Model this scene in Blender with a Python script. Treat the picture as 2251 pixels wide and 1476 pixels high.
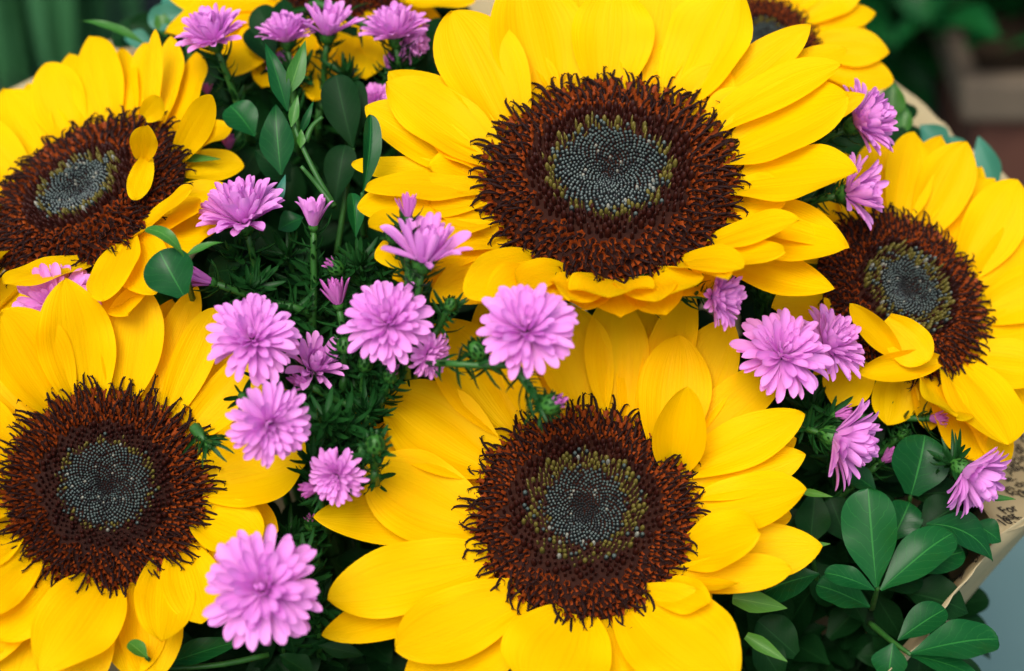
import bpy, math, random
from mathutils import Vector, Matrix
from mathutils.bvhtree import BVHTree
R = math.radians
random.seed(7)
for o in list(bpy.data.objects):
    bpy.data.objects.remove(o)
scene = bpy.context.scene
COL = scene.collection

# ------------------------------------------------------------------ camera
PITCH = R(34); H0 = 0.42; DC = 0.60
FOCAL = 72.9
K = 36.0 / (FOCAL * 2251.0)                    # metres per photo pixel at one metre
CR = Vector((1, 0, 0)); CU = Vector((0, math.sin(PITCH), math.cos(PITCH)))
CF = Vector((0, math.cos(PITCH), -math.sin(PITCH)))
CAM = Vector((0, -DC * math.cos(PITCH), H0 + DC * math.sin(PITCH)))
cd = bpy.data.cameras.new('camera'); cam = bpy.data.objects.new('camera', cd); COL.objects.link(cam)
cam.matrix_world = Matrix(((CR.x, CU.x, -CF.x, CAM.x), (CR.y, CU.y, -CF.y, CAM.y), (CR.z, CU.z, -CF.z, CAM.z), (0, 0, 0, 1)))
cd.lens = FOCAL; cd.sensor_width = 36; cd.clip_start = 0.01; cd.clip_end = 50
cd.dof.use_dof = True; cd.dof.focus_distance = 0.592; cd.dof.aperture_fstop = 8.0
scene.camera = cam
# ------------------------------------------------------------------ sky, sun, exposure
SUN_EL, SUN_AZ = 54, 198                       # degrees; azimuth clockwise from +Y
world = bpy.data.worlds.new('World'); scene.world = world; world.use_nodes = True
wn = world.node_tree.nodes; wl = world.node_tree.links
bg = wn['Background']; sky = wn.new('ShaderNodeTexSky'); sky.sky_type = 'NISHITA'; sky.sun_disc = False
sky.sun_elevation = R(SUN_EL); sky.sun_rotation = R(SUN_AZ); sky.air_density = 1.0; sky.dust_density = 4.0; sky.ozone_density = 1.0
wl.new(sky.outputs[0], bg.inputs[0]); bg.inputs[1].default_value = 0.10
sd = bpy.data.lights.new('sun', 'SUN'); sd.energy = 1.5; sd.angle = R(30); sd.color = (1, 0.96, 0.9)
sun = bpy.data.objects.new('sun', sd); COL.objects.link(sun)
sdir = Vector((math.sin(R(SUN_AZ)) * math.cos(R(SUN_EL)), math.cos(R(SUN_AZ)) * math.cos(R(SUN_EL)), math.sin(R(SUN_EL))))
sun.rotation_euler = sdir.to_track_quat('Z', 'Y').to_euler(); sun.location = (0, 0, 3)
vs = scene.view_settings; vs.view_transform = 'Standard'; vs.look = 'None'; vs.gamma = 1; vs.exposure = 1.05
scene.render.engine = 'CYCLES'
scene.cycles.max_bounces = 6; scene.cycles.diffuse_bounces = 4; scene.cycles.glossy_bounces = 2; scene.cycles.transmission_bounces = 4

# ------------------------------------------------------------------ materials
def mat(name):
    m = bpy.data.materials.new(name); m.use_nodes = True
    nt = m.node_tree; return m, nt, nt.nodes['Principled BSDF'], nt.nodes, nt.links
def N(nt, t, **kw):
    n = nt.nodes.new(t)
    for k, v in kw.items():
        if k.startswith('i'):
            n.inputs[int(k[1:])].default_value = v
        else:
            setattr(n, k, v)
    return n
def math_node(nt, op, a, b=None, c=None):
    n = nt.nodes.new('ShaderNodeMath'); n.operation = op
    for i, v in enumerate((a, b, c)):
        if v is None: continue
        if isinstance(v, (int, float)): n.inputs[i].default_value = v
        else: nt.links.new(v, n.inputs[i])
    return n.outputs[0]
def mixcol(nt, fac, a, b):
    n = nt.nodes.new('ShaderNodeMix'); n.data_type = 'RGBA'
    for s, v in ((n.inputs[0], fac), (n.inputs[6], a), (n.inputs[7], b)):
        if isinstance(v, (int, float)): s.default_value = v
        elif isinstance(v, tuple): s.default_value = v + (1,) if len(v) == 3 else v
        else: nt.links.new(v, s)
    return n.outputs[2]
def blade_material(name, c1, c2, vein, rough, spec, trans, tcol, rib=26, bump=0.25, blot=0.4):
    """petals and narrow blades: fine ribs along the length, colour drift between pieces"""
    m, nt, p, n, l = mat(name)
    uv = N(nt, 'ShaderNodeUVMap'); oi = N(nt, 'ShaderNodeObjectInfo')
    mp = N(nt, 'ShaderNodeMapping'); l.new(uv.outputs[0], mp.inputs[0]); mp.inputs[3].default_value = (1.2, rib, 1)
    ofs = N(nt, 'ShaderNodeCombineXYZ'); l.new(math_node(nt, 'MULTIPLY', oi.outputs['Random'], 37.0), ofs.inputs[1]); l.new(ofs.outputs[0], mp.inputs[1])
    ns = N(nt, 'ShaderNodeTexNoise'); ns.inputs['Scale'].default_value = 1.0; ns.inputs['Detail'].default_value = 3; l.new(mp.outputs[0], ns.inputs['Vector'])
    tc = N(nt, 'ShaderNodeTexCoord')
    ns2 = N(nt, 'ShaderNodeTexNoise'); ns2.inputs['Scale'].default_value = 60; ns2.inputs['Detail'].default_value = 2; l.new(tc.outputs['Object'], ns2.inputs['Vector'])
    f = math_node(nt, 'ADD', math_node(nt, 'MULTIPLY', oi.outputs['Random'], 0.45), math_node(nt, 'MULTIPLY', ns2.outputs[0], blot))
    col = mixcol(nt, f, c1, c2)
    vf = math_node(nt, 'MULTIPLY', math_node(nt, 'SMOOTHSTEP', ns.outputs[0], 0.52, 0.72) if False else math_node(nt, 'MULTIPLY', math_node(nt, 'MAXIMUM', math_node(nt, 'SUBTRACT', ns.outputs[0], 0.5), 0.0), 3.0), 0.5)
    col = mixcol(nt, vf, col, vein)
    l.new(col, p.inputs['Base Color']); p.inputs['Roughness'].default_value = rough; p.inputs['Specular IOR Level'].default_value = spec
    b = N(nt, 'ShaderNodeBump'); b.inputs['Strength'].default_value = bump; b.inputs['Distance'].default_value = 0.0004
    l.new(ns.outputs[0], b.inputs['Height']); l.new(b.outputs[0], p.inputs['Normal'])
    tr = N(nt, 'ShaderNodeBsdfTranslucent'); tr.inputs[0].default_value = tcol + (1,); l.new(b.outputs[0], tr.inputs[1])
    mx = N(nt, 'ShaderNodeMixShader'); mx.inputs[0].default_value = trans
    l.new(p.outputs[0], mx.inputs[1]); l.new(tr.outputs[0], mx.inputs[2]); l.new(mx.outputs[0], n['Material Output'].inputs[0])
    return m
def leaf_material(name, c1, c2, vein, rough=0.32, spec=0.5, trans=0.12, nv=7.0, vs_=1.0):
    m, nt, p, n, l = mat(name)
    uv = N(nt, 'ShaderNodeUVMap'); oi = N(nt, 'ShaderNodeObjectInfo'); tc = N(nt, 'ShaderNodeTexCoord')
    sx = N(nt, 'ShaderNodeSeparateXYZ'); l.new(uv.outputs[0], sx.inputs[0])
    t = math_node(nt, 'ABSOLUTE', math_node(nt, 'SUBTRACT', math_node(nt, 'MULTIPLY', sx.outputs[1], 2.0), 1.0))
    wob = N(nt, 'ShaderNodeTexNoise'); wob.inputs['Scale'].default_value = 5; l.new(uv.outputs[0], wob.inputs['Vector'])
    s = math_node(nt, 'ADD', math_node(nt, 'MULTIPLY', sx.outputs[0], nv), math_node(nt, 'MULTIPLY', wob.outputs[0], 0.9))
    s = math_node(nt, 'SUBTRACT', s, math_node(nt, 'MULTIPLY', t, 2.2))
    fr = math_node(nt, 'ABSOLUTE', math_node(nt, 'SUBTRACT', math_node(nt, 'FRACT', s), 0.5))
    side = math_node(nt, 'MULTIPLY', math_node(nt, 'LESS_THAN', fr, 0.035), 0.28 * vs_)
    mid = math_node(nt, 'MULTIPLY', math_node(nt, 'LESS_THAN', t, 0.035), 0.75 * vs_)
    vfac = math_node(nt, 'MAXIMUM', side, mid)
    ns2 = N(nt, 'ShaderNodeTexNoise'); ns2.inputs['Scale'].default_value = 45; ns2.inputs['Detail'].default_value = 4; l.new(tc.outputs['Object'], ns2.inputs['Vector'])
    f = math_node(nt, 'ADD', math_node(nt, 'MULTIPLY', oi.outputs['Random'], 0.6), math_node(nt, 'MULTIPLY', ns2.outputs[0], 0.4))
    col = mixcol(nt, f, c1, c2); col = mixcol(nt, vfac, col, vein)
    l.new(col, p.inputs['Base Color']); p.inputs['Specular IOR Level'].default_value = spec
    l.new(math_node(nt, 'ADD', math_node(nt, 'MULTIPLY', ns2.outputs[0], 0.2), rough - 0.1), p.inputs['Roughness'])
    b = N(nt, 'ShaderNodeBump'); b.inputs['Strength'].default_value = 0.35; b.inputs['Distance'].default_value = 0.0005
    hgt = math_node(nt, 'SUBTRACT', math_node(nt, 'MULTIPLY', ns2.outputs[0], 0.5), vfac)
    l.new(hgt, b.inputs['Height']); l.new(b.outputs[0], p.inputs['Normal'])
    tr = N(nt, 'ShaderNodeBsdfTranslucent'); tr.inputs[0].default_value = (c2[0] * 1.6, c2[1] * 1.8, c2[2], 1)
    mx = N(nt, 'ShaderNodeMixShader'); mx.inputs[0].default_value = trans
    l.new(p.outputs[0], mx.inputs[1]); l.new(tr.outputs[0], mx.inputs[2]); l.new(mx.outputs[0], n['Material Output'].inputs[0])
    return m
def plain(name, c1, c2, scale=200, rough=0.6, spec=0.3, bump=0.0, sheen=0.0, dist=0.0005):
    m, nt, p, n, l = mat(name)
    tc = N(nt, 'ShaderNodeTexCoord'); oi = N(nt, 'ShaderNodeObjectInfo')
    ns = N(nt, 'ShaderNodeTexNoise'); ns.inputs['Scale'].default_value = scale; ns.inputs['Detail'].default_value = 3; l.new(tc.outputs['Object'], ns.inputs['Vector'])
    f = math_node(nt, 'SUBTRACT', math_node(nt, 'ADD', math_node(nt, 'MULTIPLY', ns.outputs[0], 1.6), math_node(nt, 'MULTIPLY', oi.outputs['Random'], 0.3)), 0.45)
    fc = N(nt, 'ShaderNodeClamp'); l.new(f, fc.inputs[0])
    l.new(mixcol(nt, fc.outputs[0], c1, c2), p.inputs['Base Color'])
    p.inputs['Roughness'].default_value = rough; p.inputs['Specular IOR Level'].default_value = spec
    if bump:
        b = N(nt, 'ShaderNodeBump'); b.inputs['Strength'].default_value = bump; b.inputs['Distance'].default_value = dist
        l.new(ns.outputs[0], b.inputs['Height']); l.new(b.outputs[0], p.inputs['Normal'])
    return m
M = {}
M['petal'] = blade_material('sunflower_petal', (0.92, 0.60, 0.0), (0.92, 0.51, 0.0), (0.85, 0.40, 0.0), 0.55, 0.06, 0.40, (0.95, 0.56, 0.0), rib=22, bump=0.55)
M['pink'] = blade_material('aster_petal', (0.84, 0.38, 0.80), (0.77, 0.28, 0.73), (0.64, 0.15, 0.60), 0.55, 0.12, 0.35, (0.72, 0.22, 0.70), rib=8, bump=0.3)
M['pinkbud'] = blade_material('aster_bud_petal', (0.62, 0.17, 0.55), (0.52, 0.12, 0.46), (0.78, 0.5, 0.7), 0.55, 0.12, 0.25, (0.6, 0.16, 0.55), rib=8, bump=0.3)
M['leaf'] = leaf_material('glossy_leaf', (0.003, 0.045, 0.011), (0.006, 0.078, 0.016), (0.025, 0.17, 0.03), rough=0.33, spec=0.13)
M['shadeleaf'] = leaf_material('shade_leaf', (0.002, 0.018, 0.004), (0.004, 0.030, 0.006), (0.010, 0.05, 0.012), rough=0.5, spec=0.07, trans=.05)  # leaf green darkened in colour to imitate deep shade
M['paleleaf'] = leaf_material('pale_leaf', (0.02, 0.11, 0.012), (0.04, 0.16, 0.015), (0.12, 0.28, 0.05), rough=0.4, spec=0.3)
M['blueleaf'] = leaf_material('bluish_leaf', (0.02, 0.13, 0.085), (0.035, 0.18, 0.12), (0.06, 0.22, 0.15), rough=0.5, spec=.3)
M['needle'] = blade_material('needle_leaf', (0.006, 0.045, 0.008), (0.012, 0.072, 0.012), (0.006, 0.04, 0.008), 0.45, 0.2, 0.12, (0.02, 0.1, 0.015), rib=4)
M['stem'] = plain('green_stem', (0.012, 0.07, 0.010), (0.025, 0.11, 0.014), 300, 0.5, 0.35, 0.3)
M['thickstem'] = plain('pale_stem', (0.03, 0.13, 0.012), (0.05, 0.18, 0.02), 200, 0.5, 0.3, 0.2)
M['bud'] = plain('bud_green', (0.015, 0.09, 0.010), (0.04, 0.15, 0.02), 250, 0.5, 0.3, 0.2)
M['bract'] = leaf_material('bract', (0.03, 0.12, 0.012), (0.06, 0.18, 0.02), (0.12, 0.28, 0.05), rough=0.5, spec=.25, nv=4)
M['twigbud'] = plain('twig_tip', (0.22, 0.14, 0.05), (0.35, 0.25, 0.1), 500, 0.8, 0.1, 0.6)
M['recep'] = plain('disc_base', (0.012, 0.004, 0.003), (0.03, 0.008, 0.004), 300, 0.8, 0.1, 0.5)
M['corolla'] = plain('floret_tube', (0.17, 0.019, 0.002), (0.30, 0.060, 0.006), 350, 0.55, 0.25, 0.2)
M['stigma'] = plain('floret_stigma', (0.008, 0.003, 0.003), (0.022, 0.006, 0.004), 400, 0.55, 0.12, 0.3)
M['maroon'] = plain('floret_maroon', (0.012, 0.002, 0.002), (0.032, 0.006, 0.003), 300, 0.5, 0.15, 0.2)
M['olive'] = plain('floret_olive', (0.07, 0.062, 0.010), (0.13, 0.105, 0.018), 300, 0.5, 0.3, 0.2)
M['grey'] = plain('floret_grey', (0.028, 0.047, 0.046), (0.07, 0.096, 0.084), 250, 0.4, 0.5, 0.2)
M['greydark'] = plain('floret_dark', (0.005, 0.007, 0.008), (0.014, 0.018, 0.018), 250, 0.4, 0.5, 0.2)
M['fuzz'] = plain('floret_fuzz', (0.12, 0.13, 0.11), (0.25, 0.25, 0.2), 250, 0.5, 0.3, 0.2)
M['terra'] = plain('terracotta', (0.07, 0.028, 0.02), (0.11, 0.045, 0.03), 30, 0.85, 0.15, 0.3)  # body and rim tones darkened to stand for shade
M['terrarim'] = plain('terracotta_rim', (0.09, 0.07, 0.05), (0.13, 0.10, 0.07), 30, 0.85, 0.15, 0.3)
M['soil'] = plain('soil', (0.012, 0.008, 0.005), (0.03, 0.02, 0.012), 60, 0.95, 0.05, 0.6)
M['bucket'] = plain('dark_bucket', (0.01, 0.02, 0.016), (0.02, 0.03, 0.025), 20, 0.5, 0.3)
M['table'] = plain('table_top', (0.07, 0.135, 0.13), (0.11, 0.185, 0.18), 5, 0.55, 0.35, 0.15, dist=0.002)
M['backdrop'] = plain('backdrop_boards', (0.004, 0.010, 0.006), (0.009, 0.018, 0.010), 8, 0.8, 0.1)  # near-black colour stands in for background shade
M['blade'] = leaf_material('upright_blade', (0.008, 0.055, 0.012), (0.05, 0.17, 0.07), (0.05, 0.17, 0.05), rough=0.5, spec=.2, nv=1)
M['ink'] = plain('print_ink', (0.012, 0.011, 0.010), (0.03, 0.028, 0.026), 400, 0.8, 0.1)
def paper_material():
    m, nt, p, n, l = mat('kraft_newspaper')
    tc = N(nt, 'ShaderNodeTexCoord')
    ns = N(nt, 'ShaderNodeTexNoise'); ns.inputs['Scale'].default_value = 30; ns.inputs['Detail'].default_value = 6; l.new(tc.outputs['Object'], ns.inputs['Vector'])
    col = mixcol(nt, ns.outputs[0], (0.34, 0.28, 0.15), (0.50, 0.42, 0.25))
    l.new(col, p.inputs['Base Color']); p.inputs['Roughness'].default_value = 0.8; p.inputs['Specular IOR Level'].default_value = 0.15
    b = N(nt, 'ShaderNodeBump'); b.inputs['Strength'].default_value = 0.4; b.inputs['Distance'].default_value = 0.002
    l.new(ns.outputs[0], b.inputs['Height']); l.new(b.outputs[0], p.inputs['Normal'])
    tr = N(nt, 'ShaderNodeBsdfTranslucent'); tr.inputs[0].default_value = (0.25, 0.18, 0.08, 1)
    mx = N(nt, 'ShaderNodeMixShader'); mx.inputs[0].default_value = 0.15
    l.new(p.outputs[0], mx.inputs[1]); l.new(tr.outputs[0], mx.inputs[2]); l.new(mx.outputs[0], n['Material Output'].inputs[0])
    return m
M['paper'] = paper_material()

# ------------------------------------------------------------------ helpers
def P(px, py, d):
    return CAM + CF * d + CR * ((px - 1125.5) * K * d) - CU * ((py - 738.0) * K * d)
def frame(px, py):
    w = -(P(px, py, 1.0) - CAM).normalized()
    u = (CR - w * CR.dot(w)).normalized(); v = w.cross(u)
    return u, v, w
def lean(px, py, dx, dy, tilt):
    """normal that leans away from the line of sight by tilt degrees towards (dx, dy)"""
    u, v, w = frame(px, py); q = math.hypot(dx, dy) or 1
    return (w * math.cos(R(tilt)) + (u * (dx / q) - v * (dy / q)) * math.sin(R(tilt))).normalized()
def on_plane(px, py, c, n, h=0.0):
    d = P(px, py, 1.0) - CAM
    return CAM + d * ((c + n * h - CAM).dot(n) / d.dot(n))
def basis(n):
    a = n.orthogonal().normalized()
    return a, n.cross(a)
def mesh(name, verts, faces, mats, uvs=None, mi=None, smooth=True):
    m = bpy.data.meshes.new(name); m.from_pydata([tuple(v) for v in verts], [], faces)
    for k in (mats if isinstance(mats, (list, tuple)) else [mats]): m.materials.append(M[k])
    if uvs:
        ul = m.uv_layers.new(name='UVMap')
        ul.data.foreach_set('uv', [c for lp in m.loops for c in uvs[lp.vertex_index]])
    if mi: m.polygons.foreach_set('material_index', mi)
    if smooth: m.polygons.foreach_set('use_smooth', [True] * len(m.polygons))
    m.update(); return m
def link(name, data, parent=None, mtx=None):
    o = bpy.data.objects.new(name, data); COL.objects.link(o)
    if parent: o.parent = parent
    if mtx is not None: o.matrix_local = mtx
    return o
def thing(name, label, cat, loc, group=None):
    o = bpy.data.objects.new(name, None); COL.objects.link(o); o.location = loc; o.empty_display_size = 0.01
    return tag(o, label, cat, group)
def tag(o, label=None, cat=None, group=None, kind=None):
    if label: o['label'] = label
    if cat: o['category'] = cat
    if group: o['group'] = group
    if kind: o['kind'] = kind
    return o
def bez(pts, n):
    """Catmull-Rom through the points"""
    out = []; pts = [Vector(p) for p in pts]
    q = [pts[0] * 2 - pts[1]] + pts + [pts[-1] * 2 - pts[-2]]
    seg = len(pts) - 1
    for i in range(n + 1):
        x = i / n * seg; k = min(int(x), seg - 1); t = x - k
        a, b, c, d = q[k], q[k + 1], q[k + 2], q[k + 3]
        out.append(0.5 * ((2 * b) + (c - a) * t + (2 * a - 5 * b + 4 * c - d) * t * t + (3 * b - a - 3 * c + d) * t ** 3))
    return out
def tube_data(pts, rad, seg=6, off=Vector((0, 0, 0)), base=0):
    vs_, fs, uv = [], [], []
    up = None; n = len(pts)
    for i, p in enumerate(pts):
        t = (pts[min(i + 1, n - 1)] - pts[max(i - 1, 0)]).normalized()
        if up is None: up = t.orthogonal().normalized()
        up = (up - t * up.dot(t)).normalized(); s = t.cross(up)
        r = rad(i / (n - 1)) if callable(rad) else rad
        for k in range(seg):
            a = 2 * math.pi * k / seg
            vs_.append(p - off + (up * math.cos(a) + s * math.sin(a)) * r); uv.append((i / (n - 1), k / seg))
    for i in range(n - 1):
        for k in range(seg):
            k2 = (k + 1) % seg
            fs.append((base + i * seg + k, base + i * seg + k2, base + (i + 1) * seg + k2, base + (i + 1) * seg + k))
    fs.append(tuple(base + k for k in reversed(range(seg)))); fs.append(tuple(base + (n - 1) * seg + k for k in range(seg)))
    return vs_, fs, uv
def tube(name, pts, rad, m, parent, seg=6, off=None):
    off = off if off is not None else (parent.location if parent else Vector())
    v, f, uv = tube_data(pts, rad, seg, off)
    return link(name, mesh(name, v, f, m, uv), parent)
class Bag:
    """collects many small pieces into one mesh"""
    def __init__(s): s.v, s.f, s.uv, s.mi = [], [], [], []
    def add(s, v, f, uv, mtx=None, mi=0):
        b = len(s.v)
        s.v += [mtx @ q for q in v] if mtx is not None else list(v)
        s.f += [tuple(i + b for i in q) for q in f]; s.uv += uv
        s.mi += mi if isinstance(mi, list) else [mi] * len(f)
    def build(s, name, mats, parent=None, smooth=True):
        return link(name, mesh(name, s.v, s.f, mats, s.uv, s.mi, smooth), parent)

def blade(base, tip, width, nrm, shape, rows=16, cols=9, cup=(0.6, 0.15, 0.0), bow=0.06, tipc=0.0, wave=0.0, groove=0.0, twist=0.0, fold=0.0, rnd=random, side=0.0):
    """a petal or leaf from base to tip: outline, channel, bow, tip curl, wavy edge, pleats, twist"""
    ax = tip - base; L = ax.length; a = ax / L
    n = (nrm - a * nrm.dot(a))
    n = n.normalized() if n.length > 1e-5 else a.orthogonal().normalized()
    b = n.cross(a); verts, faces, uvs = [], [], []
    ph = [rnd.uniform(0, 6.28) for _ in range(4)]; fr = rnd.uniform(1.2, 2.2); gt = rnd.uniform(0.28, 0.42)
    asym = rnd.uniform(-0.05, 0.05)
    for i in range(rows + 1):
        s = 1 - (1 - i / rows) ** 1.6
        hw = width * 0.5 * shape(s)
        c = (cup[0] * (1 - s) ** 2 + 2 * cup[1] * s * (1 - s) * 1.3 + cup[2] * s * s)
        zc = bow * L * 4 * s * (1 - s) + tipc * L * max(0.0, (s - 0.6) / 0.4) ** 2
        sb = side * L * 4 * s * (1 - s)
        tw = twist * (s - 0.2)
        for j in range(cols):
            t = -1 + 2 * j / (cols - 1)
            x = s * L; y = hw * t * (1 + asym * t) + sb
            z = zc + c * hw * t * t + fold * hw * abs(t)
            if groove: z -= groove * width * (math.exp(-((t - gt) / 0.16) ** 2) + math.exp(-((t + gt) / 0.16) ** 2)) * (1 - 0.75 * s) * min(1, s * 5 + 0.3)
            if wave: z += wave * width * (t * t) * math.sin(6.28 * fr * s + ph[0 if t > 0 else 1]) * min(1, s * 2.0)
            y2 = y * math.cos(tw) - (z - zc) * math.sin(tw); z2 = zc + y * math.sin(tw) + (z - zc) * math.cos(tw)
            verts.append(base + a * x + b * y2 + n * z2); uvs.append((s, j / (cols - 1)))
    for i in range(rows):
        for j in range(cols - 1):
            k = i * cols + j
            faces.append((k, k + 1, k + cols + 1, k + cols))
    return verts, faces, uvs
def petal_shape(b0=0.42, peak=0.55, p=2.1, q=0.72):
    def f(s):
        if s < peak: return b0 + (1 - b0) * math.sin(math.pi / 2 * s / peak) ** 0.9
        return max(0.001, (1 - ((s - peak) / (1 - peak)) ** p)) ** q
    return f
def leaf_shape(peak=0.6, b0=0.05, q=0.7, p=2.0):
    def f(s):
        if s < peak: return b0 + (1 - b0) * math.sin(math.pi / 2 * s / peak) ** 1.25
        return max(0.0004, (1 - ((s - peak) / (1 - peak)) ** p)) ** q
    return f
ROOT = Vector((0.0, 0.03, 0.06))
def stem_path(start, direction, reach=0.05, spread=0.25):
    a = start - direction * reach
    r = ROOT + Vector((start.x * spread, (start.y - 0.03) * spread, 0))
    mid = a + CF * .055 + Vector((0, 0, -.02))
    return [start, start - direction * reach * 0.5, a, mid, mid.lerp(r, .5), r]

# ------------------------------------------------------------------ the setting: table top, added dark boards behind for a shaded background
g = mesh('table_top', [(-6, -3, 0), (6, -3, 0), (6, 6, 0), (-6, 6, 0)], [(0, 1, 2, 3)], 'table', smooth=False)
tag(link('ground', g), kind='structure')
wv, wf = [], []
for i in range(24):                                   # upright boards
    x0 = -3 + i * 0.25; z1 = 1.5; y0 = 1.62 + random.uniform(0, 0.01)
    b = len(wv)
    wv += [(x0, y0, 0), (x0 + 0.243, y0, 0), (x0 + 0.243, y0, z1), (x0, y0, z1), (x0, y0 + 0.03, 0), (x0 + 0.243, y0 + 0.03, 0), (x0 + 0.243, y0 + 0.03, z1), (x0, y0 + 0.03, z1)]
    wf += [tuple(b + k for k in q) for q in ((0, 1, 2, 3), (5, 4, 7, 6), (4, 0, 3, 7), (1, 5, 6, 2), (3, 2, 6, 7))]
bw = thing('dark_backdrop', 'added near-black board wall behind the plants', 'backdrop', (0, 0, 0))
for i in range(24):
    m_ = mesh('board', wv[i * 8:i * 8 + 8], [(0, 1, 2, 3), (5, 4, 7, 6), (4, 0, 3, 7), (1, 5, 6, 2), (3, 2, 6, 7)], 'backdrop', smooth=False)
    link('board', m_, bw)

# ------------------------------------------------------------------ newspaper wrap
RIM = [(1900, 1510, .565), (1500, 1780, .51), (1000, 1850, .49), (400, 1800, .51), (-250, 1500, .57), (-420, 900, .64), (-200, 350, .71),
       (240, 92, .755), (600, -80, .79), (1100, -170, .80), (1600, -60, .79), (1985, 195, .755), (2110, 310, .735), (2260, 440, .71),
       (2420, 750, .66), (2390, 1010, .63), (2206, 1172, .612), (2112, 1292, .60), (2005, 1432, .585)]
rim = bez([P(*q) for q in RIM] + [P(*RIM[0])], 152)[:-1]
NR = len(rim); NV = 14
pv, pf, puv = [], [], []
rp = random.Random(3)
cr = [rp.uniform(-1, 1) for _ in range(NR)]
for j in range(NV + 1):
    t = j / NV
    for i, p in enumerate(rim):
        ang = 2 * math.pi * i / NR
        d = p - Vector((0, 0.03, 0)); az = math.atan2(d.y, d.x)
        b0 = Vector((0.05 * math.cos(az), 0.03 + 0.05 * math.sin(az), 0.004))
        q = b0.lerp(p, t ** 0.85)
        sag = math.sin(math.pi * t) * 0.018
        rad = Vector((math.cos(az), math.sin(az), 0))
        cri = 0.0016 * math.sin(ang * 23 + 2 * math.sin(ang * 5)) + 0.0010 * math.sin(ang * 41 + t * 6)
        q = q - rad * sag + rad * cri * (0.3 + 0.7 * math.sin(math.pi * min(t * 1.0, 1)))
        pv.append(q); puv.append((i / NR * 6, t * 2))
for j in range(NV):
    for i in range(NR):
        i2 = (i + 1) % NR
        pf.append((j * NR + i, j * NR + i2, (j + 1) * NR + i2, (j + 1) * NR + i))
pf.append(tuple(range(NR))[::-1])
wrap = thing('newspaper_wrap', 'tan printed newspaper wrapped as a cone around the bouquet', 'paper wrap', (0, 0.03, 0))
sheet = mesh('paper_sheet', [q - wrap.location for q in pv], pf, 'paper', puv)
so = link('paper_sheet', sheet, wrap)
smod = so.modifiers.new('thickness', 'SOLIDIFY'); smod.thickness = 0.0004; smod.offset = 0
bvh = BVHTree.FromPolygons([tuple(q) for q in pv], pf[:-1])
FC = [P(2110, 850, .668), P(2430, 820, .690), P(2190, 1180, .612), P(2430, 1062, .634)]    # lit flap of the sheet, folded outward
fv, ff_, fu = [], [], []
for j in range(13):
    for i in range(13):
        u_, t_ = i / 12, j / 12
        q = FC[0].lerp(FC[1], u_).lerp(FC[2].lerp(FC[3], u_), t_)
        nf = (FC[1] - FC[0]).cross(FC[2] - FC[0]).normalized()
        if nf.dot(CAM - q) < 0: nf = -nf
        q = q - nf * (.008 * math.sin(math.pi * t_) - .0012 * math.sin(9 * u_ + 2 * t_) - .0006 * math.sin(17 * t_ + 5 * u_))
        fv.append(q); fu.append((u_, t_))
for j in range(12):
    for i in range(12): k = j * 13 + i; ff_.append((k, k + 1, k + 14, k + 13))
fo = link('paper_flap', mesh('paper_flap', [q - wrap.location for q in fv], ff_, 'paper', fu), wrap)
fm = fo.modifiers.new('thickness', 'SOLIDIFY'); fm.thickness = 0.0004; fm.offset = 0
bvh_flap = BVHTree.FromPolygons([tuple(q) for q in fv], ff_)
bvh_cone = bvh
def hit_paper(px, py):
    d = (P(px, py, 1) - CAM).normalized()
    return bvh.ray_cast(CAM, d)
def print_text(txt, px, py, px2, py2, size, flip=1):
    """one printed line, laid on the sheet from one point towards another"""
    h = hit_paper(px, py); h2 = hit_paper(px2, py2)
    if h[0] is None or h2[0] is None: return
    o, n = h[0], h[1]
    if n.dot(CAM - o) < 0: n = -n
    x = (h2[0] - o); x = (x - n * x.dot(n)).normalized(); y = n.cross(x)
    cu = bpy.data.curves.new('t', 'FONT'); cu.body = txt; cu.size = size; cu.resolution_u = 3; cu.offset = size * .012
    to = bpy.data.objects.new('t', cu); COL.objects.link(to)
    me = bpy.data.meshes.new_from_object(to.evaluated_get(bpy.context.evaluated_depsgraph_get()))
    bpy.data.objects.remove(to)
    vs2 = []
    for v in me.vertices:
        w = o + x * v.co.x * flip + y * v.co.y * flip
        r = bvh.find_nearest(w)
        nn = r[1] if r[1].dot(CAM - r[0]) > 0 else -r[1]
        vs2.append(r[0] + nn * 0.0006 - wrap.location)
    m2 = mesh('printed_line', vs2, [tuple(p.vertices) for p in me.polygons], 'ink', smooth=False)
    link('printed_line', m2, wrap)
PT = 0.0052
bvh = bvh_flap
for txt, x, y in (('t', 2240, 962), ('o', 2246, 976), ('di', 2236, 1002), ('scie', 2221, 1028), ('plai', 2216, 1045), ('s', 2248, 1040), ('le.', 2213, 1064), ('in th', 2213, 1084),
                  ('los', 2224, 1094), ('u', 2246, 1098), ('For', 2208, 1134), ('last', 2207, 1150), ('10, b', 2205, 1160)):
    print_text(txt, x, y, x + 60, y - 22, PT)
bvh = bvh_cone
for txt, x, y in (('s cra', 2160, 1222), ('womfidj', 2126, 1258)):
    print_text(txt, x, y, x - 60, y + 18, PT * 1.15)

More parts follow.
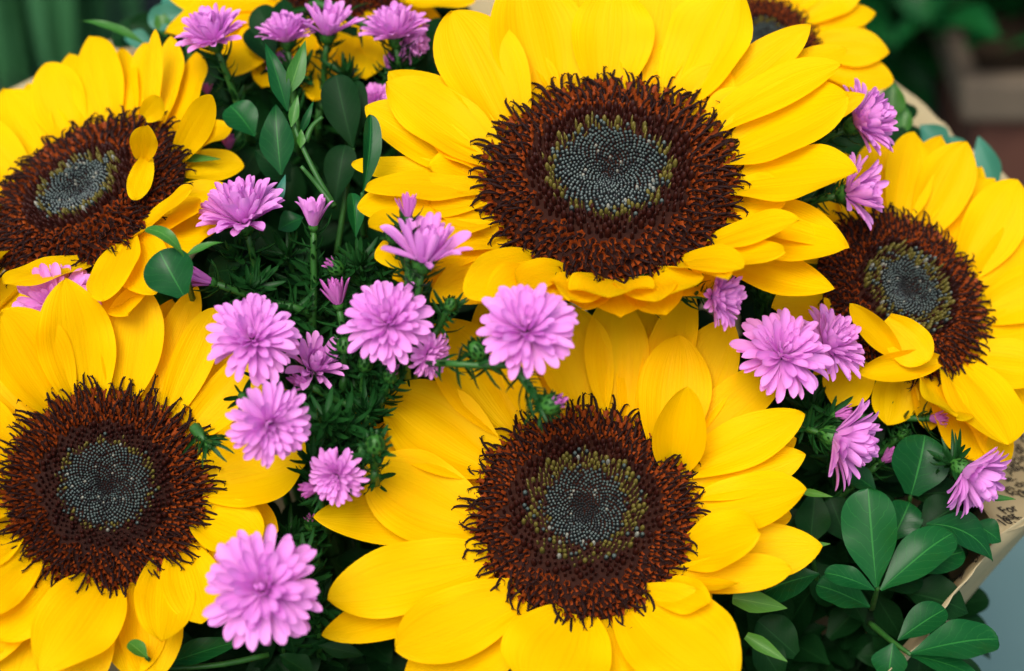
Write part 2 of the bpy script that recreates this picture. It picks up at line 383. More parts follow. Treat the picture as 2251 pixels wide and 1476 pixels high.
# ------------------------------------------------------------------ sunflowers
rf = random.Random(11)
def floret_mesh(seed):
    r = random.Random(seed); B = Bag()
    # five-lobed tube
    v, f, uv = [], [], []
    for rr, z in ((0.24, -0.2), (0.34, 0.20), (0.46, 0.40)):
        for k in range(10):
            lob = (0.16 if k % 2 == 0 else -0.06) if z > 0.35 else 0
            a = 6.2832 * k / 10; v.append(Vector((math.cos(a) * (rr + lob * .5), math.sin(a) * (rr + lob * .5), z + lob))); uv.append((z, k / 10))
    for j in range(2):
        for k in range(10): f.append((j * 10 + k, j * 10 + (k + 1) % 10, j * 10 + 10 + (k + 1) % 10, j * 10 + 10 + k))
    B.add(v, f, uv, mi=0)
    ben = r.uniform(0.35, 0.95); sd_ = r.uniform(-0.4, 0.4); h = r.uniform(1.3, 1.8)
    pts = [Vector((ben * t ** 2, sd_ * t ** 2, 0.1 + h * t - 0.18 * ben * t ** 3)) for t in (0, .3, .55, .8, 1)]
    v, f, uv = tube_data(pts, lambda t: 0.105 + 0.05 * math.sin(t * 3.1), 5); B.add(v, f, uv, mi=1)
    for sgn in (-1, 1):
        e = pts[-1]; d = Vector((0.55 + r.uniform(0, .3), 0.30 * sgn + sd_ * .5, 0.12))
        q = [e - Vector((0, 0, .05)), e + d * 0.5 + Vector((0, 0, .12)), e + d * 0.9 + Vector((0, 0, -.10))]
        v, f, uv = tube_data(q, lambda t: 0.095 * (1 - t * .75), 4); B.add(v, f, uv, mi=1)
    return mesh('disc_floret', B.v, B.f, ['corolla', 'stigma'], B.uv, B.mi)
FLORETS = [floret_mesh(i) for i in range(7)]
def mesh_lists(me):
    return ([v.co.copy() for v in me.vertices], [tuple(p.vertices) for p in me.polygons], [p.material_index for p in me.polygons])
FL_LISTS = [mesh_lists(m_) for m_ in FLORETS]
def bud_lists():
    v, f = [], []
    prof = ((0.44, -0.3), (0.46, 0.40), (0.36, 0.80), (0.10, 1.10))
    for rr, z in prof:
        for k in range(6): v.append(Vector((rr * math.cos(k * 1.0472), rr * math.sin(k * 1.0472), z)))
    for j in range(3):
        for k in range(6): f.append((j * 6 + k, j * 6 + (k + 1) % 6, j * 6 + 6 + (k + 1) % 6, j * 6 + 6 + k))
    f.append(tuple(18 + k for k in range(6)))
    return v, f
BUD_V, BUD_F = bud_lists()
BUD_TOP = [False] * 6 + [False] * 6 + [True] * 6 + [True]
def spike_lists():
    v = [Vector((0.26 * math.cos(k * 1.2566), 0.26 * math.sin(k * 1.2566), -0.3)) for k in range(5)] + [Vector((0.20 * math.cos(k * 1.2566) + .05, 0.20 * math.sin(k * 1.2566), .8)) for k in range(5)] + [Vector((0.22, 0, 1.4))]
    f = [(k, (k + 1) % 5, 5 + (k + 1) % 5, 5 + k) for k in range(5)] + [(5 + k, 5 + (k + 1) % 5, 10) for k in range(5)]
    return v, f
SPK_V, SPK_F = spike_lists()

def sunflower(label, cx, cy, d, rpx, dx, dy, tilt, petals, L0px, zones, n_flor=950, fill=22, fill_len=0.62, elev=(26, 12), parts=True, bracts=(), fill_el=(-22, -8), dens=1.0, bract_len=(.28, .42), seed=1, dome=0.13, stig=1.0):
    r = random.Random(seed)
    c = P(cx, cy, d); n = lean(cx, cy, dx, dy, tilt); RR = rpx * K * d; L0 = L0px * K * d
    e1, e2 = basis(n)
    root = thing('sunflower', label, 'sunflower', c - n * 0.02, 'sunflowers of the bouquet')
    off = root.location.copy()
    # ---- disc
    def hz(q): return RR * (dome * (1 - q ** 2.6) - 0.10 * math.exp(-(q / 0.17) ** 2))
    v, f, uv = [], [], []
    rings = 14; sg = 40
    for i in range(rings + 1):
        q = i / rings
        for k in range(sg):
            a = 2 * math.pi * k / sg; z = hz(q) - 0.004 * RR
            if i == rings: z -= RR * 0.10
            v.append(c + (e1 * math.cos(a) + e2 * math.sin(a)) * RR * (q * 0.985 + .001) + n * z - off); uv.append((q, k / sg))
    for i in range(rings):
        for k in range(sg): f.append((i * sg + k, i * sg + (k + 1) % sg, (i + 1) * sg + (k + 1) % sg, (i + 1) * sg + k))
    disc = link('flower_disc', mesh('flower_disc', v, f, 'recep', uv), root)
    GA = math.pi * (3 - math.sqrt(5))
    bag_open, bag_bud = Bag(), Bag()
    z_dark, z_grey, z_olive, z_mar = zones
    def spacing(q):                                   # young florets in the middle are packed tighter
        if q < z_grey: return .022 + .012 * q / z_grey
        return .034 + (.078 - .034) * min(1, (q - z_grey) / (z_mar + .14 - z_grey))
    qs = []; q = .012
    while q < 1:
        qs.append(q); sq = spacing(q) * dens; q += sq * sq / (2 * math.pi * q)
    n_flor = len(qs)
    for i, q in enumerate(qs):
        a = i * GA; sp = RR * spacing(q) * dens
        rad = e1 * math.cos(a) + e2 * math.sin(a)
        tang = n.cross(rad)
        p = c + rad * RR * q + n * hz(q) - off + (rad * r.uniform(-.16, .16) + tang * r.uniform(-.16, .16)) * sp
        qq = q + r.uniform(-0.035, 0.035)
        if qq > z_mar:
            o_ = min(1, max(0, (q - z_mar) / (1 - z_mar)))
            tl = R(30 + 34 * o_ ** 1.3 + r.uniform(-14, 14)); ro = r.uniform(-0.7, 0.7)
            zax = (n * math.cos(tl) + rad * math.sin(tl)).normalized()
            xax = (rad * math.cos(ro) + tang * math.sin(ro)); xax = (xax - zax * xax.dot(zax)).normalized(); yax = zax.cross(xax)
            s = sp * r.uniform(0.85, 1.15) * 1.02
            zs = s * (0.95 + 0.2 * o_) * stig
            mt = Matrix(((xax.x * s, yax.x * s, zax.x * zs, p.x), (xax.y * s, yax.y * s, zax.y * zs, p.y), (xax.z * s, yax.z * s, zax.z * zs, p.z), (0, 0, 0, 1)))
            kf = r.randrange(7)
            if parts and i > n_flor - 290:
                link('disc_floret', FLORETS[kf], disc, mt)
            else:
                L_ = FL_LISTS[kf]; bag_open.add(L_[0], L_[1], [(0, 0)] * len(L_[0]), mt, list(L_[2]))
        else:
            if qq < z_dark: mi = 4
            elif qq < z_grey: mi = 3 if r.random() < .18 + .85 * (q / z_grey) ** .7 else 4
            elif qq < z_olive: mi = 2 if r.random() > 0.3 else (3 if r.random() > .5 else 1)
            else: mi = 1
            if z_dark < qq < z_olive and r.random() < 0.02: mi = 5
            inw = R(-18 if q < z_grey else 4) * min(1, q * 6)
            zax = (n * math.cos(inw) + rad * math.sin(inw)).normalized(); xax = (rad - zax * rad.dot(zax)).normalized(); yax = zax.cross(xax)
            s = sp * 1.05 * r.uniform(.88, 1.1); zs = sp * r.uniform(0.9, 1.35) * (1.0 if q < z_grey else 1.25)
            mt = Matrix(((xax.x * s, yax.x * s, zax.x * zs, p.x), (xax.y * s, yax.y * s, zax.y * zs, p.y), (xax.z * s, yax.z * s, zax.z * zs, p.z), (0, 0, 0, 1)))
            vv, ff = (BUD_V, BUD_F)
            if mi in (1, 2) and r.random() < .6: vv, ff = SPK_V, SPK_F
            bag_bud.add(vv, ff, [(0, 0)] * len(vv), mt, [mi if tp else 4 for tp in BUD_TOP] if (vv is BUD_V and mi == 3) else mi)
    tag(bag_open.build('open_florets', ['corolla', 'stigma'], disc), kind='stuff')
    tag(bag_bud.build('closed_florets', ['recep', 'maroon', 'olive', 'grey', 'greydark', 'fuzz'], disc), kind='stuff')
    # ---- ray petals
    def put(base, tip, wid, roll, bow, cup, layer, tipc, face=0.0):
        ax = (tip - base).normalized()
        nn = n.lerp((CAM - base).normalized(), face); nn = nn - ax * nn.dot(ax); nn = nn.normalized() if nn.length > 1e-4 else frame(cx, cy)[2]
        nn = Matrix.Rotation(R(roll), 3, ax) @ nn
        sh = petal_shape(r.uniform(.36, .48), r.uniform(.48, .60), r.uniform(1.8, 2.5), r.uniform(.62, .85))
        vv, ff, uu = blade(base - off, tip - off, wid, nn, sh, rows=18, cols=11, cup=cup, bow=bow, tipc=tipc, wave=r.uniform(.02, .06), groove=r.uniform(.03, .07), twist=r.uniform(-.15, .15), rnd=r)
        link('petal', mesh('petal', vv, ff, 'petal', uu), root)
    for pi_, pt in enumerate(petals):
        bx, by, tx, ty, w, lay = pt[:6]; ex = pt[6] if len(pt) > 6 else {}
        el0 = ex.get('el', elev[min(lay, 1)] + (5 if pi_ % 2 else -5) * (1 if lay == 0 else .6)); ll = ex.get('L', L0px) * K * d
        b = on_plane(bx, by, c, n) - c
        if not ex.get('free'): b = b.normalized() * RR * (0.95 if lay == 0 else 0.92)
        base = c + b - n * RR * ((0.03 if lay == 0 else 0.10) + r.uniform(0, .02)) if not ex.get('free') else c + b + n * RR * ex.get('bh', 0.0)
        best = None
        for k in range(-20, 61):
            h = k * 0.001
            t = on_plane(tx, ty, c, n, h); vec = t - base; Lc = vec.length
            inpl = (vec - n * vec.dot(n)); el = math.degrees(math.atan2(vec.dot(n), inpl.length * (1 if inpl.dot(b) > 0 or ex.get('free') else -1)))
            cost = ((Lc - ll) / (0.30 * ll)) ** 2 + ((el - el0) / 16) ** 2
            if best is None or cost < best[0]: best = (cost, t, Lc, el)
        tip = best[1]
        put(base, tip, w * K * d, ex.get('roll', 0) + r.uniform(-6, 6), ex.get('bow', r.uniform(-.05, .05)), ex.get('cup', (r.uniform(.25, .5), r.uniform(.04, .2), r.uniform(-.12, .12))), lay, ex.get('tipc', r.uniform(-.06, .03)), ex.get('face', .9 if ex.get('free') else 0.0))
    for k in range(fill):
        a = 2 * math.pi * (k + r.uniform(-.2, .2)) / fill
        rad = e1 * math.cos(a) + e2 * math.sin(a); el = R(r.uniform(*fill_el))
        base = c + rad * RR * .9 - n * RR * .13
        tip = base + (rad * math.cos(el) + n * math.sin(el)) * L0 * r.uniform(fill_len * .9, fill_len * 1.12)
        put(base, tip, L0 * r.uniform(.36, .46), r.uniform(-10, 10), r.uniform(-.03, .03), (.3, .15, .1), 2, -.05)
    # ---- green cup, bracts, stem
    v, f, uv = [], [], []
    for i, (q, z) in enumerate(((.95, -.14), (.8, -.26), (.5, -.36), (.2, -.46), (.1, -.6))):
        for k in range(24):
            a = 2 * math.pi * k / 24; v.append(c + (e1 * math.cos(a) + e2 * math.sin(a)) * RR * q + n * RR * z - off); uv.append((i / 4, k / 24))
    for i in range(4):
        for k in range(24): f.append((i * 24 + k, (i + 1) * 24 + k, (i + 1) * 24 + (k + 1) % 24, i * 24 + (k + 1) % 24))
    link('receptacle', mesh('receptacle', v, f, 'bud', uv), root)
    bl = leaf_shape(.35, .5, .9, 1.2)
    for k in range(14):
        a = 2 * math.pi * (k + r.uniform(-.25, .25)) / 14; rad = e1 * math.cos(a) + e2 * math.sin(a)
        base = c + rad * RR * .75 - n * RR * .28; tip = base + (rad * .9 - n * r.uniform(0, .5)) * L0 * r.uniform(*bract_len)
        vv, ff, uu = blade(base - off, tip - off, L0 * .2, n, bl, rows=8, cols=5, cup=(.3, .1, .2), bow=.08, tipc=-.1, rnd=r)
        link('bract', mesh('bract', vv, ff, 'bract', uu), root)
    for (bx, by, tx, ty, w, h1, h2) in bracts:
        base = on_plane(bx, by, c, n, h1 * RR); tip = on_plane(tx, ty, c, n, h2 * RR)
        vv, ff, uu = blade(base - off, tip - off, w * K * d, frame(tx, ty)[2] + n * .4, bl, rows=10, cols=5, cup=(.5, .3, .2), bow=.05, tipc=.03, rnd=r)
        link('bract', mesh('bract', vv, ff, 'bract', uu), root)
    sp_ = bez(stem_path(c - n * RR * .5, n, .06), 18)
    tube('stem', sp_, .0055, 'thickstem', root, 8, off)
    return root

U = dict
B_P = [(1065, 425, 788, 455, 115, 0), (1080, 470, 811, 500, 135, 0), (1095, 520, 830, 552, 130, 0), (1055, 405, 808, 405, 90, 0), (1060, 390, 772, 363, 75, 1), (1060, 380, 806, 226, 130, 1),
       (1075, 345, 850, 178, 155, 0), (1105, 320, 853, 160, 140, 1), (1130, 280, 995, 22, 195, 0), (1215, 205, 1150, -70, 235, 0), (1270, 190, 1250, -60, 170, 1), (1335, 178, 1350, -40, 190, 0),
       (1425, 178, 1470, -70, 180, 0), (1505, 200, 1615, -45, 200, 0), (1555, 225, 1779, 48, 108, 0), (1585, 265, 1848, 140, 115, 0), (1600, 255, 1856, 95, 115, 1), (1612, 325, 1866, 214, 205, 0),
       (1620, 310, 1901, 203, 110, 1), (1626, 400, 1882, 378, 165, 0), (1620, 440, 1866, 535, 120, 1), (1605, 480, 1862, 548, 120, 1), (1545, 530, 1748, 474, 92, 0, U(el=38)), (1540, 560, 1722, 548, 80, 0, U(el=32)),
       (1590, 560, 1834, 640, 120, 1, U(el=4)), (1490, 590, 1630, 585, 90, 0, U(el=34)), (1430, 605, 1530, 628, 100, 0, U(el=46, roll=12, L=230)), (1345, 617, 1335, 650, 180, 0, U(el=52, L=210)), (1250, 605, 1140, 632, 120, 0, U(el=46, roll=-12, L=230)),
       (1170, 590, 1030, 640, 120, 0, U(el=28, roll=-15)), (1125, 565, 862, 615, 110, 1), (1140, 580, 950, 655, 120, 1), (1400, 612, 1440, 655, 130, 1, U(el=44, L=220)), (1300, 615, 1255, 652, 130, 1, U(el=44, L=220)), (1220, 600, 1080, 650, 110, 1, U(el=34)),
       (1230, 200, 1200, 20, 120, 1), (1390, 180, 1410, -30, 150, 1), (1480, 190, 1550, -50, 150, 1), (1150, 265, 1060, 40, 150, 1), (1520, 570, 1600, 600, 70, 0, U(el=40))]
E_P = [(1075, 1015, 845, 862, 215, 0), (1050, 1040, 776, 876, 170, 1), (1040, 1150, 800, 1030, 205, 0), (1040, 1120, 688, 1138, 140, 1), (1060, 1240, 722, 1318, 160, 0), (1075, 1260, 707, 1400, 120, 1), (1140, 1320, 868, 1430, 160, 0),
       (1180, 1345, 890, 1510, 170, 1), (1270, 1350, 1185, 1525, 235, 0), (1400, 1340, 1615, 1500, 230, 0, U(roll=10)), (1335, 1350, 1405, 1550, 180, 1), (1470, 1290, 1628, 1288, 70, 0, U(roll=-45, el=30)), (1475, 1270, 1742, 1250, 85, 0, U(roll=30)),
       (1485, 1230, 1808, 1200, 125, 1), (1505, 1215, 1668, 1170, 140, 0, U(el=42)), (1535, 1120, 1772, 1075, 135, 0), (1538, 1075, 1770, 998, 115, 0), (1530, 1020, 1772, 912, 120, 0), (1515, 980, 1725, 803, 115, 1),
       (1506, 1010, 1511, 848, 118, 0, U(el=60, cup=(.8, .7, .3), L=260)), (1470, 985, 1495, 735, 165, 0), (1480, 960, 1605, 700, 155, 1), (1370, 905, 1355, 638, 148, 0), (1440, 930, 1518, 635, 110, 1), (1300, 905, 1228, 660, 170, 0),
       (1195, 935, 1115, 775, 80, 0, U(el=36)), (1140, 955, 962, 702, 195, 0), (1170, 945, 1078, 640, 165, 1), (1250, 915, 1150, 660, 150, 1), (1420, 910, 1430, 660, 120, 1), (1460, 1310, 1560, 1330, 90, 0, U(el=30)), (1540, 1050, 1750, 960, 120, 1), (1540, 1140, 1740, 1130, 110, 1)]
D_P = [(190, 868, 145, 618, 172, 0, U(el=42)), (278, 852, 307, 620, 138, 0), (345, 862, 434, 630, 80, 0), (388, 895, 474, 676, 92, 0), (435, 945, 600, 770, 110, 0), (130, 890, 5, 685, 175, 0, U(el=36)), (90, 920, -80, 740, 150, 1), (40, 985, -140, 880, 150, 0),
       (455, 975, 660, 868, 125, 1), (465, 1055, 688, 990, 200, 0, U(cup=(.5, .5, .4))), (468, 1110, 612, 1168, 130, 1), (450, 1140, 570, 1195, 140, 0), (405, 1210, 445, 1375, 135, 0), (375, 1240, 355, 1415, 130, 0), (300, 1287, 290, 1490, 140, 1),
       (235, 1290, 90, 1472, 180, 0), (120, 1265, -10, 1400, 135, 0), (60, 1225, -110, 1350, 140, 0), (20, 1170, -150, 1250, 130, 0), (5, 1100, -190, 1120, 130, 0), (10, 1020, -180, 990, 130, 0), (190, 1290, 150, 1540, 160, 1), (150, 1285, 40, 1540, 170, 1), (60, 1240, -90, 1480, 150, 1), (340, 1265, 330, 1500, 140, 1),
       (230, 858, 225, 640, 130, 1), (315, 862, 380, 660, 110, 1), (160, 880, 70, 660, 140, 1), (410, 920, 540, 720, 120, 1), (80, 1250, -60, 1440, 140, 1), (420, 1170, 520, 1300, 130, 1), (460, 1020, 680, 920, 120, 1), (20, 1000, -170, 830, 130, 1)]
A_P = [(235, 290, 196, 77, 135, 0), (165, 312, 97, 133, 135, 0), (100, 345, 12, 198, 135, 0), (50, 390, -95, 265, 130, 0), (30, 410, -130, 365, 100, 1), (10, 440, -150, 460, 110, 0), (300, 275, 318, 93, 95, 0), (330, 270, 341, 64, 42, 0, U(el=45, face=.7)),
       (350, 270, 378, 82, 85, 0), (370, 280, 432, 118, 115, 1), (345, 300, 356, 217, 54, 0, U(free=1, bh=0.25, el=35, L=100)), (348, 400, 322, 283, 60, 0, U(free=1, bh=0.30, el=30, L=130)), (355, 395, 292, 441, 52, 0, U(free=1, bh=0.28, el=20, L=90)),
       (370, 345, 468, 208, 74, 0, U(face=.7)), (370, 370, 463, 250, 60, 1), (290, 500, 414, 411, 88, 0), (310, 500, 472, 512, 125, 1), (285, 530, 224, 655, 120, 0), (300, 520, 335, 640, 120, 0), (200, 545, 8, 612, 100, 0, U(el=40, roll=-10)), (235, 555, 145, 720, 150, 1, U(el=-12)),
       (70, 580, -50, 690, 140, 1, U(el=-8)), (0, 560, -110, 610, 120, 0), (190, 300, 150, 110, 110, 1), (270, 280, 260, 100, 100, 1), (130, 330, 60, 180, 110, 1), (330, 470, 440, 470, 100, 1), (260, 545, 280, 690, 120, 1)]
C_P = [(1975, 490, 2015, 288, 120, 0), (1925, 485, 1935, 305, 115, 1), (1885, 500, 1862, 335, 95, 1), (2025, 510, 2128, 311, 135, 0), (2070, 545, 2162, 362, 110, 1), (2110, 600, 2240, 394, 140, 0), (2140, 640, 2320, 480, 140, 0), (2150, 690, 2345, 610, 130, 0),
       (2145, 740, 2345, 720, 130, 0), (2125, 775, 2320, 810, 130, 0), (2045, 805, 2104, 917, 135, 0), (2105, 805, 2220, 975, 175, 0), (2080, 820, 2150, 1022, 115, 1), (2125, 815, 2218, 1022, 125, 1), (2150, 790, 2290, 930, 120, 1),
       (1942, 800, 1870, 671, 56, 0, U(free=1, bh=0.25, el=35, L=150, cup=(.9, .6, .3))), (1912, 735, 2042, 794, 92, 0, U(free=1, bh=0.34, el=8, L=170)), (2040, 812, 1886, 818, 64, 0, U(free=1, bh=0.20, el=10, L=180, cup=(.9, .9, .6))), (1860, 660, 1698, 675, 120, 1),
       (1855, 690, 1813, 662, 44, 0, U(el=30, L=100)), (2000, 490, 2070, 300, 120, 1), (2050, 525, 2190, 390, 110, 1), (2130, 610, 2290, 430, 120, 1), (1880, 740, 1790, 760, 90, 1)]
F_P = [(600, 0, 370, -5, 130, 0), (590, 25, 363, 66, 110, 0), (625, 30, 440, 110, 120, 0), (645, 40, 505, 165, 115, 0), (680, 50, 575, 195, 120, 0), (720, 55, 690, 222, 120, 0), (650, 50, 620, 200, 110, 1), (800, 45, 805, 175, 120, 0), (850, 25, 858, 160, 115, 0), (885, -5, 1042, -5, 95, 0),
       (890, -30, 1050, -70, 100, 0), (770, 55, 745, 180, 110, 1), (830, 40, 900, 110, 110, 1), (600, -40, 400, -90, 120, 0)]
G_P = [(1780, 60, 1926, 26, 70, 0), (1785, 100, 1955, 108, 100, 0, U(tipc=-.12)), (1780, 140, 1966, 176, 95, 0), (1770, 20, 1890, -60, 120, 0), (1740, 0, 1810, -120, 130, 0), (1680, -10, 1700, -160, 130, 0), (1790, 80, 1900, 60, 110, 1), (1780, 40, 1860, -20, 120, 1), (1760, 150, 1900, 230, 90, 1), (1710, 0, 1760, -100, 130, 1), (1790, 120, 1920, 140, 110, 1)]

SB = sunflower('largest sunflower, wide open and cupped upward, overlapping the three sunflowers around it', 1340, 392, .600, 282, 0.03, -1, 39, B_P, 300, (.05, .41, .50, .64), 980, 24, .55, (30, 16), fill_el=(26, 34), bract_len=(.1, .18), bracts=[(1640, 600, 1690, 622, 16, -.3, -.4)], seed=5)
SE = sunflower('sunflower with loose petals and a dark green-ringed centre, tucked under the largest sunflower', 1285, 1125, .585, 248, .1, -1, 22, E_P, 285, (.13, .36, .54, .68), 950, 20, .5, (26, 10), seed=6,
               bracts=[(1760, 1080, 1832, 1093, 18, -.2, -.1), (1640, 1398, 1732, 1456, 34, -.3, -.3), (1610, 1315, 1730, 1338, 52, -.3, -.4), (1780, 1200, 1826, 1196, 14, -.2, -.2)])
SD = sunflower('sunflower with smoky blue-grey centre and spiky dark ring below the curled-petal sunflower', 233, 1072, .583, 222, .1, -1, 15, D_P, 270, (.08, .42, .48, .64), 950, 20, .55, (24, 8), seed=8, stig=1.45)
SA = sunflower('sunflower turned far aside with small petals curling over its disc edge', 185, 430, .628, 238, -.56, -.83, 57, A_P, 240, (.04, .33, .42, .55), 900, 18, .55, (22, 8), seed=9, bracts=[(400, 350, 488, 351, 20, -.1, -.1), (415, 420, 395, 340, 52, -.25, -.2)])
SC = sunflower('sunflower against the newspaper collar, a few small petals folded over its disc', 1985, 645, .630, 205, .72, -.68, 43, C_P, 250, (.12, .34, .52, .60), 900, 18, .5, (24, 8), seed=10, bracts=[(1925, 838, 1930, 905, 14, -.4, -.5)])
SF = sunflower('sunflower behind the upright green leaves, out of focus', 745, -78, .690, 165, 0, -1, 45, F_P, 230, (.05, .4, .5, .6), 600, 14, .5, (14, 4), parts=False, seed=12)
SG = sunflower('sunflower mostly hidden behind the largest sunflower, only outer petals showing', 1680, 100, .675, 120, .5, -1, 35, G_P, 200, (.05, .4, .5, .6), 500, 14, .6, (12, 2), parts=False, seed=13)

# ------------------------------------------------------------------ asters
def strip_mesh(name, L, wid, bend, curl, m, tip=0.78, cols=5, rows=9, seed=0, chan=.5):
    """unit aster petal along +X, rising in +Z by the bend"""
    r = random.Random(seed); v, f, uv = [], [], []
    for i in range(rows + 1):
        s = 1 - (1 - i / rows) ** 1.5; hw = wid * .5 * (0.45 + .55 * math.sin(math.pi / 2 * min(1, s / .5))) * (1 if s < tip else math.sqrt(max(.01, 1 - ((s - tip) / (1 - tip)) ** 2)))
        x = L * s; z = bend * s * s + curl * max(0, s - .6) ** 2
        for j in range(cols):
            t = -1 + 2 * j / (cols - 1)
            v.append(Vector((x, hw * t, z + hw * chan * t * t - .12 * wid * math.exp(-(t / .25) ** 2) * 0))); uv.append((s, j / (cols - 1)))
    for i in range(rows):
        for j in range(cols - 1): k = i * cols + j; f.append((k, k + 1, k + cols + 1, k + cols))
    return mesh(name, v, f, m, uv)
PK_OUT = [strip_mesh('petal', 1, w_, b_, c_, 'pink', seed=i, chan=ch) for i, (w_, b_, c_, ch) in enumerate(((.22, -.06, -.3, .5), (.25, .04, -.5, .3), (.20, -.12, .2, .7), (.26, .08, -.9, .4)))]
PK_MID = [strip_mesh('petal', 1, w_, b_, c_, 'pink', seed=i, chan=ch) for i, (w_, b_, c_, ch) in enumerate(((.24, .14, .1, .6), (.21, .05, .5, .8), (.26, .2, -.4, .5)))]
PK_IN = [strip_mesh('petal', 1, w_, b_, c_, 'pink', seed=i, chan=ch) for i, (w_, b_, c_, ch) in enumerate(((.34, .15, .6, .9), (.30, .3, .9, .8)))]
PK_BUD = [strip_mesh('petal', 1, w_, b_, c_, 'pinkbud', seed=i, chan=.8, tip=.55) for i, (w_, b_, c_) in enumerate(((.19, .05, .1), (.17, .12, -.2), (.21, .08, .3)))]
BR = strip_mesh('bract_leaf', 1, .26, .1, .5, 'needle', tip=.25, cols=3, rows=5, chan=.6)
BR2 = strip_mesh('bract_leaf', 1, .2, .35, .9, 'needle', tip=.25, cols=3, rows=5, chan=.6)
NEED = [mesh_lists(BR) + ([(l_[0], l_[1]) for l_ in [(0, 0)] * len(BR.vertices)],), mesh_lists(BR2) + ([(0, 0)] * len(BR2.vertices),)]
def rot_frame(x, y, z, p, sx, sy, sz):
    return Matrix(((x.x * sx, y.x * sy, z.x * sz, p.x), (x.y * sx, y.y * sy, z.y * sz, p.y), (x.z * sx, y.z * sy, z.z * sz, p.z), (0, 0, 0, 1)))
def leaflets(pts, off, count, length, r, t0=0.0, t1=.75, up=.7):
    """small hooked needle leaves along a stem"""
    B = Bag()
    n_ = len(pts)
    for k in range(count):
        t = t0 + (t1 - t0) * ((k + r.random()) / count) ** 1.5; x = t * (n_ - 1); i = min(int(x), n_ - 2)
        p = pts[i].lerp(pts[i + 1], x - i); tan = (pts[i] - pts[i + 1]).normalized()     # towards the flower
        a = k * 2.4 + r.uniform(-.5, .5); e1, e2 = basis(tan); rad = e1 * math.cos(a) + e2 * math.sin(a)
        xx = (rad * 1.0 + tan * r.uniform(.2, up)).normalized(); zz = (tan - xx * tan.dot(xx)).normalized(); yy = zz.cross(xx)
        L = length * r.uniform(.6, 1.25); w = NEED[r.randrange(2)]
        B.add(w[0], w[1], w[3], rot_frame(xx, yy, zz, p - off, L, L * .8, L))
    return B
ASTER_GROUP = 'lilac asters of the bouquet'
def calyx(root, c, n, rc, h, off, r, nb=34, blen=.5, mats=('bud', 'needle')):
    """green cup of overlapping pointed bracts below the petals"""
    e1, e2 = basis(n); B = Bag(); v, f, uv = [], [], []
    prof = ((1.0, 0), (1.06, -.3), (.85, -.65), (.45, -.9), (.22, -1.0))
    for q, z in prof:
        for k in range(12):
            a = 6.2832 * k / 12; v.append(c + (e1 * math.cos(a) + e2 * math.sin(a)) * rc * q + n * h * z - off); uv.append((0, k / 12))
    for i in range(len(prof) - 1):
        for k in range(12): f.append((i * 12 + k, (i + 1) * 12 + k, (i + 1) * 12 + (k + 1) % 12, i * 12 + (k + 1) % 12))
    B.add(v, f, uv, mi=0)
    for k in range(nb):
        q = k / nb; a = k * 2.4; rad = e1 * math.cos(a) + e2 * math.sin(a)
        z = -.95 + .95 * q; rr = rc * (.45 + .6 * math.sin(q * 1.9)); p = c + rad * rr + n * h * z - off
        xx = (rad * r.uniform(.4, .9) + n * r.uniform(.4, .9)).normalized(); zz = (rad - xx * rad.dot(xx)).normalized() ; yy = zz.cross(xx)
        L = blen * h * r.uniform(.7, 1.2); w = NEED[1]
        B.add(w[0], w[1], w[3], rot_frame(xx, yy, zz, p, L, L * 1.1, L * .6), 1)
    return B.build('calyx', list(mats), root)
